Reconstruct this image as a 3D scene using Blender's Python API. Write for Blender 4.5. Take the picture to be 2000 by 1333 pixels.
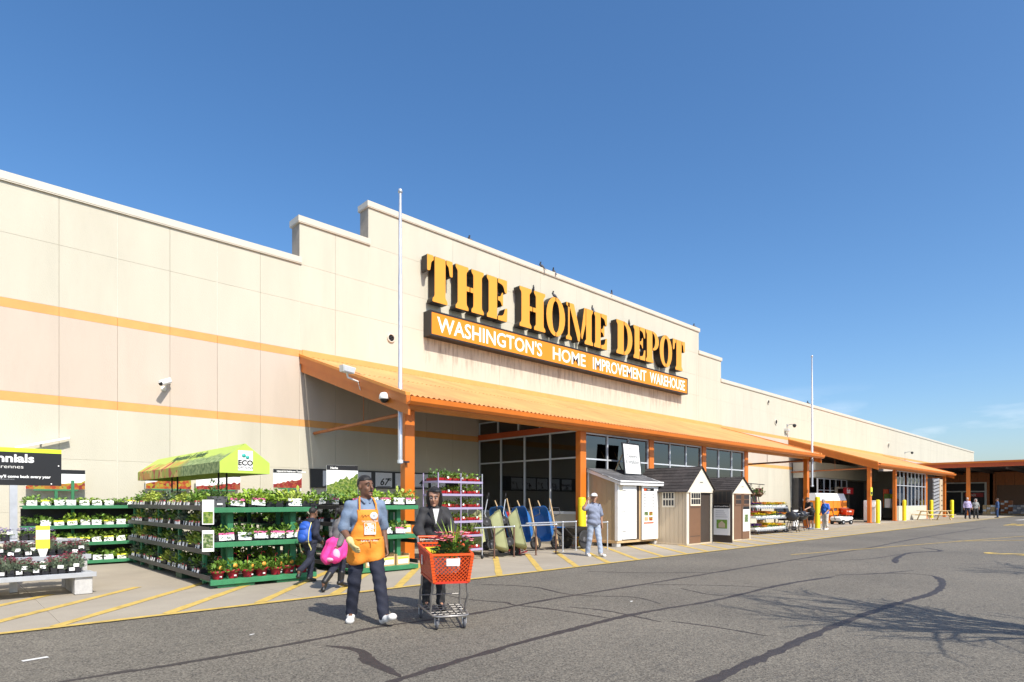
import bpy, math, random
import numpy as np
from mathutils import Vector, Matrix, Euler
R = math.radians
rnd = random.Random(7)
for o in list(bpy.data.objects): bpy.data.objects.remove(o)
SC = bpy.context.scene
C = SC.collection
# ---------------------------------------------------------------- camera, sky, sun, exposure
cam = bpy.data.cameras.new('camera'); camo = bpy.data.objects.new('camera', cam); C.objects.link(camo)
camo.location = (0, 0, 1.52); camo.rotation_euler = (R(90), 0, R(-43.77))
cam.sensor_fit = 'HORIZONTAL'; cam.sensor_width = 36; cam.lens = 21.31; cam.shift_y = 0.1562
cam.clip_start = .05; cam.clip_end = 3000
SC.camera = camo
LD = Vector((.13, 1, -1.08)).normalized()          # direction the sunlight travels
world = bpy.data.worlds.new('World'); SC.world = world; world.use_nodes = True
wn = world.node_tree; bg = wn.nodes['Background']
sky = wn.nodes.new('ShaderNodeTexSky'); sky.sky_type = 'NISHITA'; sky.sun_disc = False
sky.sun_elevation = math.asin(-LD.z); sky.sun_rotation = math.atan2(-LD.x, -LD.y)
sky.altitude = 60; sky.air_density = 1.0; sky.dust_density = 1.7; sky.ozone_density = 3.8
# thin fair-weather cloud low over the horizon, all the way round
tcw = wn.nodes.new('ShaderNodeTexCoord'); mpw = wn.nodes.new('ShaderNodeMapping'); mpw.inputs['Scale'].default_value = (4, 4, 17)
nzw = wn.nodes.new('ShaderNodeTexNoise'); nzw.inputs['Scale'].default_value = 1.5; nzw.inputs['Detail'].default_value = 8
rpw = wn.nodes.new('ShaderNodeValToRGB'); rpw.color_ramp.elements[0].position = .52; rpw.color_ramp.elements[1].position = .74
sxw = wn.nodes.new('ShaderNodeSeparateXYZ'); mrw = wn.nodes.new('ShaderNodeMapRange')
mrw.inputs['From Min'].default_value = .17; mrw.inputs['From Max'].default_value = .07
muw = wn.nodes.new('ShaderNodeMath'); muw.operation = 'MULTIPLY'; mu2 = wn.nodes.new('ShaderNodeMath'); mu2.operation = 'MULTIPLY'; mu2.inputs[1].default_value = .5
mxw = wn.nodes.new('ShaderNodeMix'); mxw.data_type = 'RGBA'; mxw.inputs['B'].default_value = (8.6, 8.3, 8.3, 1)
L_ = wn.links.new
L_(tcw.outputs['Generated'], mpw.inputs['Vector']); L_(mpw.outputs[0], nzw.inputs['Vector']); L_(nzw.outputs['Fac'], rpw.inputs['Fac'])
L_(tcw.outputs['Generated'], sxw.inputs[0]); L_(sxw.outputs['Z'], mrw.inputs['Value'])
L_(rpw.outputs['Color'], muw.inputs[0]); L_(mrw.outputs[0], muw.inputs[1]); L_(muw.outputs[0], mu2.inputs[0])
hsw = wn.nodes.new('ShaderNodeHueSaturation'); hsw.inputs['Saturation'].default_value = 1.2; hsw.inputs['Hue'].default_value = .5
L_(mu2.outputs[0], mxw.inputs['Factor']); L_(sky.outputs[0], hsw.inputs['Color']); L_(hsw.outputs[0], mxw.inputs['A']); L_(mxw.outputs['Result'], bg.inputs['Color'])
bg.inputs['Strength'].default_value = .145
sl = bpy.data.lights.new('sun', 'SUN'); sl.energy = 4.25; sl.angle = R(.53); sl.color = (1, .94, .83)
slo = bpy.data.objects.new('sun', sl); C.objects.link(slo); slo.rotation_euler = LD.to_track_quat('-Z', 'Y').to_euler()
slo.location = (-6, -40, 45)
SC.view_settings.view_transform = 'Standard'; SC.view_settings.look = 'None'
SC.view_settings.exposure = .41; SC.view_settings.gamma = 1; SC.view_settings.use_curve_mapping = False

# ---------------------------------------------------------------- materials
MT = {}
def mat(name, col, rough=.6, var=.12, scale=6, bump=0, bscale=40, metal=0, spec=.5, rand=0, stretch=None, dirt=0, emis=0, coord='Object', trans=0):
    if name in MT: return MT[name]
    m = bpy.data.materials.new(name); m.use_nodes = True; nt = m.node_tree; N = nt.nodes; L = nt.links.new
    p = N['Principled BSDF']; p.inputs['Roughness'].default_value = rough; p.inputs['Metallic'].default_value = metal
    p.inputs['Specular IOR Level'].default_value = spec
    tc = N.new('ShaderNodeTexCoord'); mp = N.new('ShaderNodeMapping')
    L(N.new('ShaderNodeNewGeometry').outputs['Position'] if coord == 'World' else tc.outputs[coord], mp.inputs[0])
    if stretch: mp.inputs['Scale'].default_value = stretch
    nz = N.new('ShaderNodeTexNoise'); nz.inputs['Scale'].default_value = scale; nz.inputs['Detail'].default_value = 6; L(mp.outputs[0], nz.inputs['Vector'])
    hs = N.new('ShaderNodeHueSaturation'); hs.inputs['Color'].default_value = (*col, 1)
    mr = N.new('ShaderNodeMapRange'); mr.inputs['From Min'].default_value = .25; mr.inputs['From Max'].default_value = .75
    mr.inputs['To Min'].default_value = 1 - var; mr.inputs['To Max'].default_value = 1 + var; L(nz.outputs['Fac'], mr.inputs['Value'])
    out = mr.outputs[0]
    if rand:
        oi = N.new('ShaderNodeObjectInfo'); r2 = N.new('ShaderNodeMapRange'); r2.inputs['To Min'].default_value = 1 - rand; r2.inputs['To Max'].default_value = 1 + rand
        L(oi.outputs['Random'], r2.inputs['Value']); mm = N.new('ShaderNodeMath'); mm.operation = 'MULTIPLY'; L(out, mm.inputs[0]); L(r2.outputs[0], mm.inputs[1]); out = mm.outputs[0]
    L(out, hs.inputs['Value']); cout = hs.outputs[0]
    if dirt:
        n2 = N.new('ShaderNodeTexNoise'); n2.inputs['Scale'].default_value = scale * .35; n2.inputs['Detail'].default_value = 9; n2.inputs['Roughness'].default_value = .7
        L(mp.outputs[0], n2.inputs['Vector']); r3 = N.new('ShaderNodeMapRange'); r3.inputs['From Min'].default_value = .52; r3.inputs['From Max'].default_value = .75; r3.inputs['To Max'].default_value = dirt
        L(n2.outputs['Fac'], r3.inputs['Value']); mx = N.new('ShaderNodeMix'); mx.data_type = 'RGBA'; mx.inputs['B'].default_value = (col[0]*.45+.02, col[1]*.42+.018, col[2]*.4+.014, 1)
        L(r3.outputs[0], mx.inputs['Factor']); L(cout, mx.inputs['A']); cout = mx.outputs['Result']
    L(cout, p.inputs['Base Color'])
    if bump:
        nb = N.new('ShaderNodeTexNoise'); nb.inputs['Scale'].default_value = bscale; nb.inputs['Detail'].default_value = 4; L(mp.outputs[0], nb.inputs['Vector'])
        bp = N.new('ShaderNodeBump'); bp.inputs['Strength'].default_value = bump; bp.inputs['Distance'].default_value = .02; L(nb.outputs['Fac'], bp.inputs['Height']); L(bp.outputs[0], p.inputs['Normal'])
    if trans: p.inputs['Subsurface Weight'].default_value = 0
    if emis: p.inputs['Emission Color'].default_value = (*col, 1); p.inputs['Emission Strength'].default_value = emis
    MT[name] = m; return m
def glass(name, tint, refl=.35):
    m = bpy.data.materials.new(name); m.use_nodes = True; nt = m.node_tree; N = nt.nodes; N.remove(N['Principled BSDF'])
    t = N.new('ShaderNodeBsdfTransparent'); t.inputs[0].default_value = (*tint, 1); g = N.new('ShaderNodeBsdfGlossy'); g.inputs['Roughness'].default_value = .015
    fr = N.new('ShaderNodeFresnel'); fr.inputs[0].default_value = 1.55; ad = N.new('ShaderNodeMath'); ad.operation = 'MULTIPLY_ADD'; ad.inputs[1].default_value = 1.2; ad.inputs[2].default_value = refl*.2
    mx = N.new('ShaderNodeMixShader'); L = nt.links.new
    L(fr.outputs[0], ad.inputs[0]); L(ad.outputs[0], mx.inputs[0]); L(t.outputs[0], mx.inputs[1]); L(g.outputs[0], mx.inputs[2]); L(mx.outputs[0], N['Material Output'].inputs['Surface'])
    MT[name] = m; return m
mat('cream', (.545, .512, .415), .85, .045, 1.6, .35, 90, rand=.02, dirt=.16, stretch=(1, 1, .22), coord='World')
mat('peach', (.545, .458, .375), .85, .045, 1.6, .35, 90, rand=.02, dirt=.16, stretch=(1, 1, .22), coord='World')
mat('band', (.70, .34, .105), .75, .07, 3, .3, 90, rand=.03, dirt=.15, coord='World')
mat('joint', (.36, .31, .25), .9); mat('sealant', (.80, .77, .70), .6)
mat('coping', (.60, .55, .455), .5, .05, 1.5)
mat('roof_orange', (.72, .33, .12), .55, .16, 1.6, dirt=.6, stretch=(1, .35, 1), coord='World', rand=.05)
mat('orange', (.62, .165, .016), .42, .08, 2.5, dirt=.18)
mat('orange_light', (.76, .29, .05), .45, .08, 2.5, dirt=.15)
mat('rust_orange', (.42, .13, .03), .5, .2, 5, dirt=.3)
mat('red_orange', (.50, .085, .018), .45, .08, 2, dirt=.1)
mat('concrete', (.35, .305, .24), .9, .12, .9, .25, 60, dirt=.3, coord='World')
mat('cinder', (.52, .51, .49), .95, .12, 20, .6, 120)
mat('galv', (.55, .57, .60), .38, .10, 9, metal=.55); mat('chrome', (.30, .285, .27), .35, .2, 30, metal=.5)
mat('alu', (.66, .69, .73), .4, .04, 8, metal=.25)
mat('black', (.018, .018, .02), .5, .2, 9); mat('soft_black', (.025, .025, .028), .75, .25, 9); mat('rubber', (.03, .03, .032), .8, .2, 20)
mat('white', (.86, .86, .84), .45, .03, 4); mat('offwhite', (.74, .73, .69), .55, .05, 4)
mat('board_black', (.012, .012, .014), .35, .05, 3); mat('lime', (.62, .80, .03), .5, .03, 3); mat('grey_dark', (.10, .10, .11), .6)
mat('grey', (.32, .33, .35), .6, .08, 6)
mat('yellow_paint', (.56, .39, .095), .8, .18, 9, dirt=.8, coord='World'); mat('bollard', (.85, .68, .012), .45, .05, 4, dirt=.12)
mat('tar', (.045, .037, .034), .62, .25, 14, .3, 60); mat('white_paint', (.7, .69, .66), .8, .2, 30)
mat('green_wood', (.035, .20, .085), .6, .16, 7, .15, 50, dirt=.25, rand=.08); mat('dark_green', (.018, .075, .035), .6, .2, 7, dirt=.3)
mat('steel_dark', (.05, .05, .055), .45, .15, 8, metal=.4); mat('pipe_rust', (.16, .085, .06), .6, .3, 20, metal=.3)
mat('sign_side', (.020, .016, .014), .5); mat('sign_face', (.74, .335, .035), .35, .03, 2); mat('sign_amber', (.76, .25, .006), .35, .02, 2)
mat('lavender', (.36, .31, .47), .45, .06, 8); mat('tray_red', (.42, .012, .02), .4, .1, 8); mat('tray_black', (.022, .022, .026), .5, .2, 8)
mat('pot_red', (.40, .012, .035), .45, .08, 5); mat('tag_white', (.86, .85, .83), .5, .04, 10); mat('tag_red', (.60, .03, .05), .5); mat('tag_yellow', (.82, .80, .05), .5, .1, 10); mat('tag_pink', (.72, .12, .30), .5)
mat('leaf_a', (.27, .40, .045), .5, .35, 22, rand=.2); mat('leaf_b', (.16, .29, .04), .5, .35, 22, rand=.2); mat('leaf_c', (.40, .48, .08), .5, .3, 22, rand=.15)
mat('leaf_grey', (.14, .18, .115), .6, .3, 22, rand=.15); mat('leaf_dark', (.07, .15, .03), .45, .3, 22, rand=.2)
mat('petal_maroon', (.30, .03, .07), .6, .35, 30, rand=.2); mat('petal_lilac', (.42, .33, .60), .6, .25, 30); mat('petal_pink', (.85, .26, .30), .55, .25, 30); mat('petal_yellow', (.85, .66, .02), .55, .25, 25); mat('petal_orange', (.80, .36, .05), .55, .3, 25); mat('petal_white', (.8, .74, .6), .6); mat('petal_violet', (.16, .05, .28), .6, .3, 25)
mat('wood', (.55, .38, .20), .65, .18, 5, .2, 30, stretch=(1, 1, .15)); mat('pine', (.66, .50, .26), .65, .15, 5, .1, 30); mat('crate_wood', (.62, .42, .20), .7, .15, 6)
mat('shed_tan', (.42, .33, .21), .75, .06, 3, .2, 60, dirt=.1); mat('vinyl_tan', (.56, .455, .32), .5, .04, 3); mat('vinyl_cream', (.76, .69, .56), .5, .03, 3); mat('vinyl_brown', (.19, .10, .055), .5, .06, 4); mat('vinyl_dark', (.06, .045, .036), .55, .1, 4)
mat('shingle', (.045, .038, .036), .9, .3, 12, .4, 60, rand=.3); mat('shingle_grey', (.10, .10, .105), .9, .25, 14, .4, 80, rand=.25)
mat('cart_orange_shaded', (.58, .035, .015), .38, .08, 4); mat('cart_orange', (.72, .09, .013), .38, .06, 4)  # darker cart tone is the orange plastic with side shade put into its colour
mat('olive', (.44, .46, .24), .42, .10, 4, dirt=.12); mat('hand_red', (.42, .015, .02), .35, .1, 5); mat('barrow_blue', (.025, .17, .50), .35, .1, 4, dirt=.1); mat('barrow_black', (.022, .022, .024), .4, .15, 6)
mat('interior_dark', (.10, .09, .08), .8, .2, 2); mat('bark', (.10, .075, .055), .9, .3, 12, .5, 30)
mat('propane_orange', (.86, .25, .015), .45, .06, 3)
mat('pages', (.70, .72, .74), .55, .10, 30)
glass('glass', (.30, .31, .33), .5); glass('glass_clear', (.55, .57, .58), .3)

def nodes_of(name):
    m = bpy.data.materials.new(name); m.use_nodes = True; MT[name] = m
    return m.node_tree.nodes, m.node_tree.links.new, m.node_tree.nodes['Principled BSDF']
def ramp(N, a, b, ca=(0, 0, 0, 1), cb=(1, 1, 1, 1)):
    r = N.new('ShaderNodeValToRGB'); r.color_ramp.elements[0].position = a; r.color_ramp.elements[1].position = b
    r.color_ramp.elements[0].color = ca; r.color_ramp.elements[1].color = cb; return r
def noise(N, L, vec, s, d=5, ro=.55):
    n = N.new('ShaderNodeTexNoise'); n.inputs['Scale'].default_value = s; n.inputs['Detail'].default_value = d; n.inputs['Roughness'].default_value = ro
    if vec: L(vec, n.inputs['Vector'])
    return n
# asphalt: pale worn aggregate, oil spots, broad patches
N, L, P = nodes_of('asphalt'); tc = N.new('ShaderNodeTexCoord')
v1 = N.new('ShaderNodeTexVoronoi'); v1.inputs['Scale'].default_value = 75; L(tc.outputs['Object'], v1.inputs['Vector'])
r1 = ramp(N, 0, 1, (.042, .037, .031, 1), (.27, .245, .20, 1)); L(v1.outputs['Color'], r1.inputs[0])
n1 = noise(N, L, tc.outputs['Object'], .35, 7); r2 = ramp(N, .3, .72, (.80, .79, .77, 1), (1.14, 1.12, 1.08, 1)); L(n1.outputs['Fac'], r2.inputs[0])
m1 = N.new('ShaderNodeMix'); m1.data_type = 'RGBA'; m1.blend_type = 'MULTIPLY'; m1.inputs['Factor'].default_value = 1; L(r1.outputs[0], m1.inputs['A']); L(r2.outputs[0], m1.inputs['B'])
mp = N.new('ShaderNodeMapping'); mp.inputs['Scale'].default_value = (1.0, 4.5, 1); L(tc.outputs['Object'], mp.inputs[0])
n2 = noise(N, L, mp.outputs[0], 2.6, 6, .65); r3 = ramp(N, .57, .70, (0, 0, 0, 1), (.62, .62, .62, 1)); L(n2.outputs['Fac'], r3.inputs[0])
m2 = N.new('ShaderNodeMix'); m2.data_type = 'RGBA'; m2.inputs['B'].default_value = (.055, .052, .05, 1); L(r3.outputs[0], m2.inputs['Factor']); L(m1.outputs['Result'], m2.inputs['A'])
L(m2.outputs['Result'], P.inputs['Base Color']); P.inputs['Roughness'].default_value = .82
bp = N.new('ShaderNodeBump'); bp.inputs['Strength'].default_value = .55; bp.inputs['Distance'].default_value = .006; L(v1.outputs['Distance'], bp.inputs['Height']); L(bp.outputs[0], P.inputs['Normal'])
# printed boards: picture of produce in blobs over white
def produce(name, cols, sc, lo=.35):
    N, L, P = nodes_of(name); tc = N.new('ShaderNodeTexCoord')
    v = N.new('ShaderNodeTexVoronoi'); v.inputs['Scale'].default_value = sc; L(tc.outputs['Object'], v.inputs['Vector'])
    sp = N.new('ShaderNodeSeparateColor'); L(v.outputs['Color'], sp.inputs[0])
    r = N.new('ShaderNodeValToRGB'); r.color_ramp.interpolation = 'CONSTANT'
    for i, c in enumerate(cols):
        e = r.color_ramp.elements[i] if i < 2 else r.color_ramp.elements.new(.5)
        e.position = i / len(cols); e.color = (*c, 1)
    L(sp.outputs[0], r.inputs[0]); rd = ramp(N, 0, .9 / sc * 1.2, (1, 1, 1, 1), (lo, lo, lo, 1)); L(v.outputs['Distance'], rd.inputs[0])
    m = N.new('ShaderNodeMix'); m.data_type = 'RGBA'; m.blend_type = 'MULTIPLY'; m.inputs['Factor'].default_value = .8; L(r.outputs[0], m.inputs['A']); L(rd.outputs[0], m.inputs['B'])
    L(m.outputs['Result'], P.inputs['Base Color']); P.inputs['Roughness'].default_value = .5
produce('print_peppers', [(.75, .10, .02), (.80, .55, .04), (.55, .55, .08), (.80, .30, .03), (.45, .04, .03), (.75, .65, .15)], 14)
produce('print_tomato', [(.55, .03, .02), (.70, .10, .03), (.45, .02, .02), (.60, .16, .06)], 16)
produce('print_herbs', [(.25, .42, .03), (.40, .55, .06), (.14, .28, .02), (.50, .60, .15), (.55, .16, .06)], 26)
produce('print_herbs2', [(.16, .28, .06), (.30, .42, .12), (.08, .18, .04), (.62, .70, .40)], 34)

# ---------------------------------------------------------------- mesh helpers
class MB:
    def __init__(s): s.v = []; s.f = []; s.m = []; s.sm = []
    def add(s, vs, fs, mi=0, smooth=False):
        b = len(s.v); s.v += [tuple(v) for v in vs]
        for f in fs: s.f.append(tuple(b + i for i in f)); s.m.append(mi); s.sm.append(smooth)
        return s
    def box(s, x0, x1, y0, y1, z0, z1, mi=0):
        return s.add([(x0,y0,z0),(x1,y0,z0),(x1,y1,z0),(x0,y1,z0),(x0,y0,z1),(x1,y0,z1),(x1,y1,z1),(x0,y1,z1)],
                     [(3,2,1,0),(4,5,6,7),(0,1,5,4),(1,2,6,5),(2,3,7,6),(3,0,4,7)], mi)
    def cbox(s, x0, x1, y0, y1, z0, z1, c=.01, mi=0):     # chamfered box
        P = []; F = []
        X = (x0, x1); Y = (y0, y1); Z = (z0, z1); ix = {}
        for i in (0,1):
            for j in (0,1):
                for k in (0,1):
                    p = (X[i], Y[j], Z[k]); d = (c if i == 0 else -c, c if j == 0 else -c, c if k == 0 else -c)
                    for a in range(3):
                        ix[i,j,k,a] = len(P); P.append(tuple(p[q] + (0 if q == a else d[q]) for q in range(3)))
        for a in range(3):
            b, e = [q for q in range(3) if q != a]
            for sgn in (0,1):
                q = []
                for (u, w) in ((0,0),(1,0),(1,1),(0,1)):
                    t = [0,0,0]; t[a] = sgn; t[b] = u; t[e] = w; q.append(ix[t[0],t[1],t[2],a])
                F.append(q)
            for u in (0,1):
                for w in (0,1):
                    t0 = [0,0,0]; t1 = [0,0,0]; t0[b] = t1[b] = u; t0[e] = t1[e] = w; t1[a] = 1
                    F.append([ix[(*t0, b)], ix[(*t1, b)], ix[(*t1, e)], ix[(*t0, e)]])
        for i in (0,1):
            for j in (0,1):
                for k in (0,1): F.append([ix[i,j,k,0], ix[i,j,k,1], ix[i,j,k,2]])
        ctr = Vector(((x0+x1)/2, (y0+y1)/2, (z0+z1)/2)); F2 = []
        for f in F:
            a, b, d = (Vector(P[f[n]]) for n in (0,1,2)); nrm = (b-a).cross(d-a)
            F2.append(f if nrm.dot((a+b+d)/3 - ctr) > 0 else f[::-1])
        return s.add(P, F2, mi)
    def hexa(s, p, mi=0): return s.add(p, [(3,2,1,0),(4,5,6,7),(0,1,5,4),(1,2,6,5),(2,3,7,6),(3,0,4,7)], mi)
    def bar(s, a, b, w, h, up=(0,0,1), mi=0):
        a = Vector(a); b = Vector(b); d = (b - a).normalized(); u = Vector(up)
        if abs(d.dot(u)) > .95: u = Vector((1, 0, 0))
        x = d.cross(u).normalized() * w / 2; y = x.cross(d).normalized() * h / 2
        return s.hexa([a-x-y, a+x-y, b+x-y, b-x-y, a-x+y, a+x+y, b+x+y, b-x+y], mi)
    def tube(s, pts, r, seg=8, mi=0, cap=True):
        pts = [Vector(p) for p in pts]; n = len(pts); rr = r if hasattr(r, '__len__') else [r] * n
        vs = []; ref = None
        for i, p in enumerate(pts):
            d = (pts[min(i+1, n-1)] - pts[max(i-1, 0)]).normalized()
            if ref is None: ref = d.orthogonal().normalized()
            ref = (ref - d * ref.dot(d)).normalized(); b = d.cross(ref)
            for k in range(seg):
                a = 2*math.pi*k/seg; vs.append(p + (ref*math.cos(a) + b*math.sin(a)) * rr[i])
        fs = [(i*seg+k, i*seg+(k+1) % seg, (i+1)*seg+(k+1) % seg, (i+1)*seg+k) for i in range(n-1) for k in range(seg)]
        s.add(vs, fs, mi, seg > 5)
        if cap: s.add([vs[k] for k in range(seg)], [tuple(range(seg))[::-1]], mi); s.add([vs[(n-1)*seg+k] for k in range(seg)], [tuple(range(seg))], mi)
        return s
    def lathe(s, prof, c=(0,0,0), seg=14, mi=0, axis='z', smooth=True):
        vs = []
        for r, z in prof:
            for k in range(seg):
                a = 2*math.pi*k/seg; x, y = r*math.cos(a), r*math.sin(a)
                q = (x, y, z) if axis == 'z' else ((z, x, y) if axis == 'x' else (y, z, x))
                vs.append((c[0]+q[0], c[1]+q[1], c[2]+q[2]))
        fs = [(i*seg+k, i*seg+(k+1) % seg, (i+1)*seg+(k+1) % seg, (i+1)*seg+k) for i in range(len(prof)-1) for k in range(seg)]
        s.add(vs, fs, mi, smooth)
        if prof[0][0] > 1e-6: s.add(vs[:seg], [tuple(range(seg))[::-1]], mi)
        if prof[-1][0] > 1e-6: s.add(vs[-seg:], [tuple(range(seg))], mi)
        return s
    def prism(s, poly, d0, d1, plane='xz', mi=0, ms=None):   # poly in plane, extruded along the third axis
        n = len(poly); ms = mi if ms is None else ms
        ar = sum(poly[i][0]*poly[(i+1) % n][1] - poly[(i+1) % n][0]*poly[i][1] for i in range(n))
        if ar < 0: poly = poly[::-1]
        f = {'xz': lambda p, d: (p[0], d, p[1]), 'yz': lambda p, d: (d, p[0], p[1]), 'xy': lambda p, d: (p[0], p[1], d)}[plane]
        vs = [f(p, d0) for p in poly] + [f(p, d1) for p in poly]
        flip = (plane == 'xz') == (d1 > d0)
        a = tuple(range(n)); b = tuple(range(n, 2*n))
        s.add(vs, [a if flip else a[::-1], b[::-1] if flip else b], mi)
        s.add(vs, [((i+1) % n, i, n+i, n+(i+1) % n) if flip else (i, (i+1) % n, n+(i+1) % n, n+i) for i in range(n)], ms); return s
    def quad(s, a, b, c, d, mi=0): return s.add([a, b, c, d], [(0,1,2,3)], mi)
    def mesh(s, name, mats):
        me = bpy.data.meshes.new(name); me.from_pydata(s.v, [], s.f)
        for m in (mats if isinstance(mats, (list, tuple)) else [mats]): me.materials.append(MT[m] if isinstance(m, str) else m)
        me.polygons.foreach_set('material_index', s.m); me.polygons.foreach_set('use_smooth', s.sm); me.update(); return me
    def build(s, name, mats, parent=None, loc=None, rz=0):
        return link(name, s.mesh(name, mats), parent, loc, rz)
def link(name, me, parent=None, loc=None, rz=0):
    o = bpy.data.objects.new(name, me); C.objects.link(o)
    if parent: o.parent = parent
    if loc is not None: o.location = loc
    if rz: o.rotation_euler = (0, 0, rz)
    return o
def tag(o, label=None, cat=None, group=None, kind=None):
    if label: o['label'] = label
    if cat: o['category'] = cat
    if group: o['group'] = group
    if kind: o['kind'] = kind
    return o
def thing(name, label, cat, loc=(0,0,0), rz=0, group=None):
    o = bpy.data.objects.new(name, None); C.objects.link(o); o.location = loc; o.rotation_euler = (0, 0, rz); o.empty_display_size = .2
    return tag(o, label, cat, group)
def copy_tree(o, parent=None):
    c = o.copy(); C.objects.link(c); c.parent = parent
    for ch in o.children: copy_tree(ch, c)
    return c
def text_mesh(s, size, ext=.002, squash=1, align='LEFT', bold=0, shear=0, space=1):
    cu = bpy.data.curves.new('t', 'FONT'); cu.body = s; cu.size = size; cu.extrude = ext; cu.align_x = align; cu.offset = bold; cu.shear = shear; cu.space_character = space; cu.resolution_u = 3
    o = bpy.data.objects.new('t', cu); C.objects.link(o); bpy.context.view_layer.update()
    me = bpy.data.meshes.new_from_object(o.evaluated_get(bpy.context.evaluated_depsgraph_get()))
    bpy.data.objects.remove(o); bpy.data.curves.remove(cu)
    if squash != 1: me.transform(Matrix.Diagonal((squash, 1, 1, 1)))
    return me
def lettering(s, size, m, parent, loc, rz=0, squash=1, align='LEFT', bold=0, width=None, tilt=90, name='lettering', space=1, shear=0):
    me = text_mesh(s, size, .0015, squash, align, bold, shear, space)
    if width:
        xs = [v.co.x for v in me.vertices]; w = max(xs) - min(xs); me.transform(Matrix.Diagonal((width / w, 1, 1, 1)))
    me.materials.clear(); me.materials.append(MT[m]); o = link(name, me, parent); o.location = loc; o.rotation_euler = (R(tilt), 0, rz); return o
def leaves(mb, n, c, rad, size, rng, up=.5, mi=0, flat=False):
    for _ in range(n):
        while True:
            q = Vector((rng.uniform(-1,1), rng.uniform(-1,1), rng.uniform(-.2,1)))
            if q.length < 1: break
        p = Vector((c[0]+q.x*rad[0], c[1]+q.y*rad[1], c[2]+max(q.z, -.2)*rad[2]))
        d = Vector((q.x + rng.uniform(-.7,.7), q.y + rng.uniform(-.7,.7), up + rng.uniform(-.5,.6))).normalized()
        w = d.cross(Vector((rng.uniform(-.4,.4), rng.uniform(-.4,.4), 1))).normalized(); nn = w.cross(d)
        l = size * rng.uniform(.6, 1.25); ww = l * rng.uniform(.28, .42)
        a = p; t = p + d*l; e = p + d*l*.5 + nn*l*.10
        mb.add([a, e + w*ww, t, e - w*ww], [(0,1,2),(0,2,3)], mi)
    return mb
# ================================================================ ground, pavement, paint
def struct(name, mb, m, parent=None):
    o = mb.build(name, m, parent)
    if parent is None: o['kind'] = 'structure'
    return o
struct('ground', MB().quad((-600,-600,0),(1400,-600,0),(1400,1400,0),(-600,1400,0)), 'asphalt')
KN = 8.98
pav = bpy.data.objects.new('pavement', None); C.objects.link(pav); pav['kind'] = 'structure'
slab_me = {}
sx = -8.0; i = 0
while sx < 96:                                         # concrete slabs with saw-cut joints
    w = 3.05
    for (n0, n1) in ((KN, 12.3), (12.3, 15.4), (15.4, 18.45)):
        MB().cbox(sx+.004, sx+w-.004, n0+.004, n1-.004, -.05, .008, .003).build('slab', 'concrete', pav)
    sx += w
MB().quad((-8, KN, .002), (96, KN, .002), (96, 18.4, .002), (-8, 18.4, .002)).build('joint_filler', 'joint', pav)
pm = bpy.data.objects.new('road_marking', None); C.objects.link(pm); pm['kind'] = 'structure'
def stripe(a, b, w, m='yellow_paint', z=.0135, name='painted_line'):
    a = Vector((*a, 0)); b = Vector((*b, 0)); d = (b-a).normalized(); s = Vector((-d.y, d.x, 0)) * w / 2
    n = max(1, int((b-a).length / .25)); mb = MB(); pts = []
    for k in range(n+1):
        p = a + (b-a)*k/n; e = rnd.uniform(.88, 1.08); pts.append((p - s*e, p + s*e))
    for k in range(n):
        q = [pts[k][0], pts[k+1][0], pts[k+1][1], pts[k][1]]; mb.quad(*[(v.x, v.y, z) for v in q])
    return mb.build(name, m, pm)
stripe((-8, KN+.03), (96, KN+.03), .13, z=.0145)
for k in range(-4, 56):
    t0 = -.13 + 1.21*k
    stripe((t0, KN+.1), (t0+2.75, KN+.1+3.15), .15)
# fire-lane words on the asphalt, seen edge-on far right
for (s_, tt, nn, sz) in (('S', 21.9, 2.2, 1.5), ('FIRE', 48, 4.6, 2.2), ('LANE', 58.5, 4.2, 2.2)):
    me = text_mesh(s_, sz, 0, 1, 'LEFT', .03); me.materials.clear(); me.materials.append(MT['yellow_paint'])
    o = link('painted_letters', me, pm, (tt, nn, .006)); o.rotation_euler = (0, 0, 0)
stripe((28, 4.9), (33.5, 1.2), .12, z=.006); stripe((17.5, 6.9), (36, 3.2), .06, z=.0062)
stripe((62, 7.0), (65, 6.6), .35, 'white_paint', .006)
for (x_, y_, w_, l_) in ((.62, 7.35, .06, .20), (2.6, 7.0, .03, .06), (7.6, 5.35, .03, .08)):
    stripe((x_, y_), (x_+l_, y_+.03), w_, 'white_paint', .005, 'paint_fleck')
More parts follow.
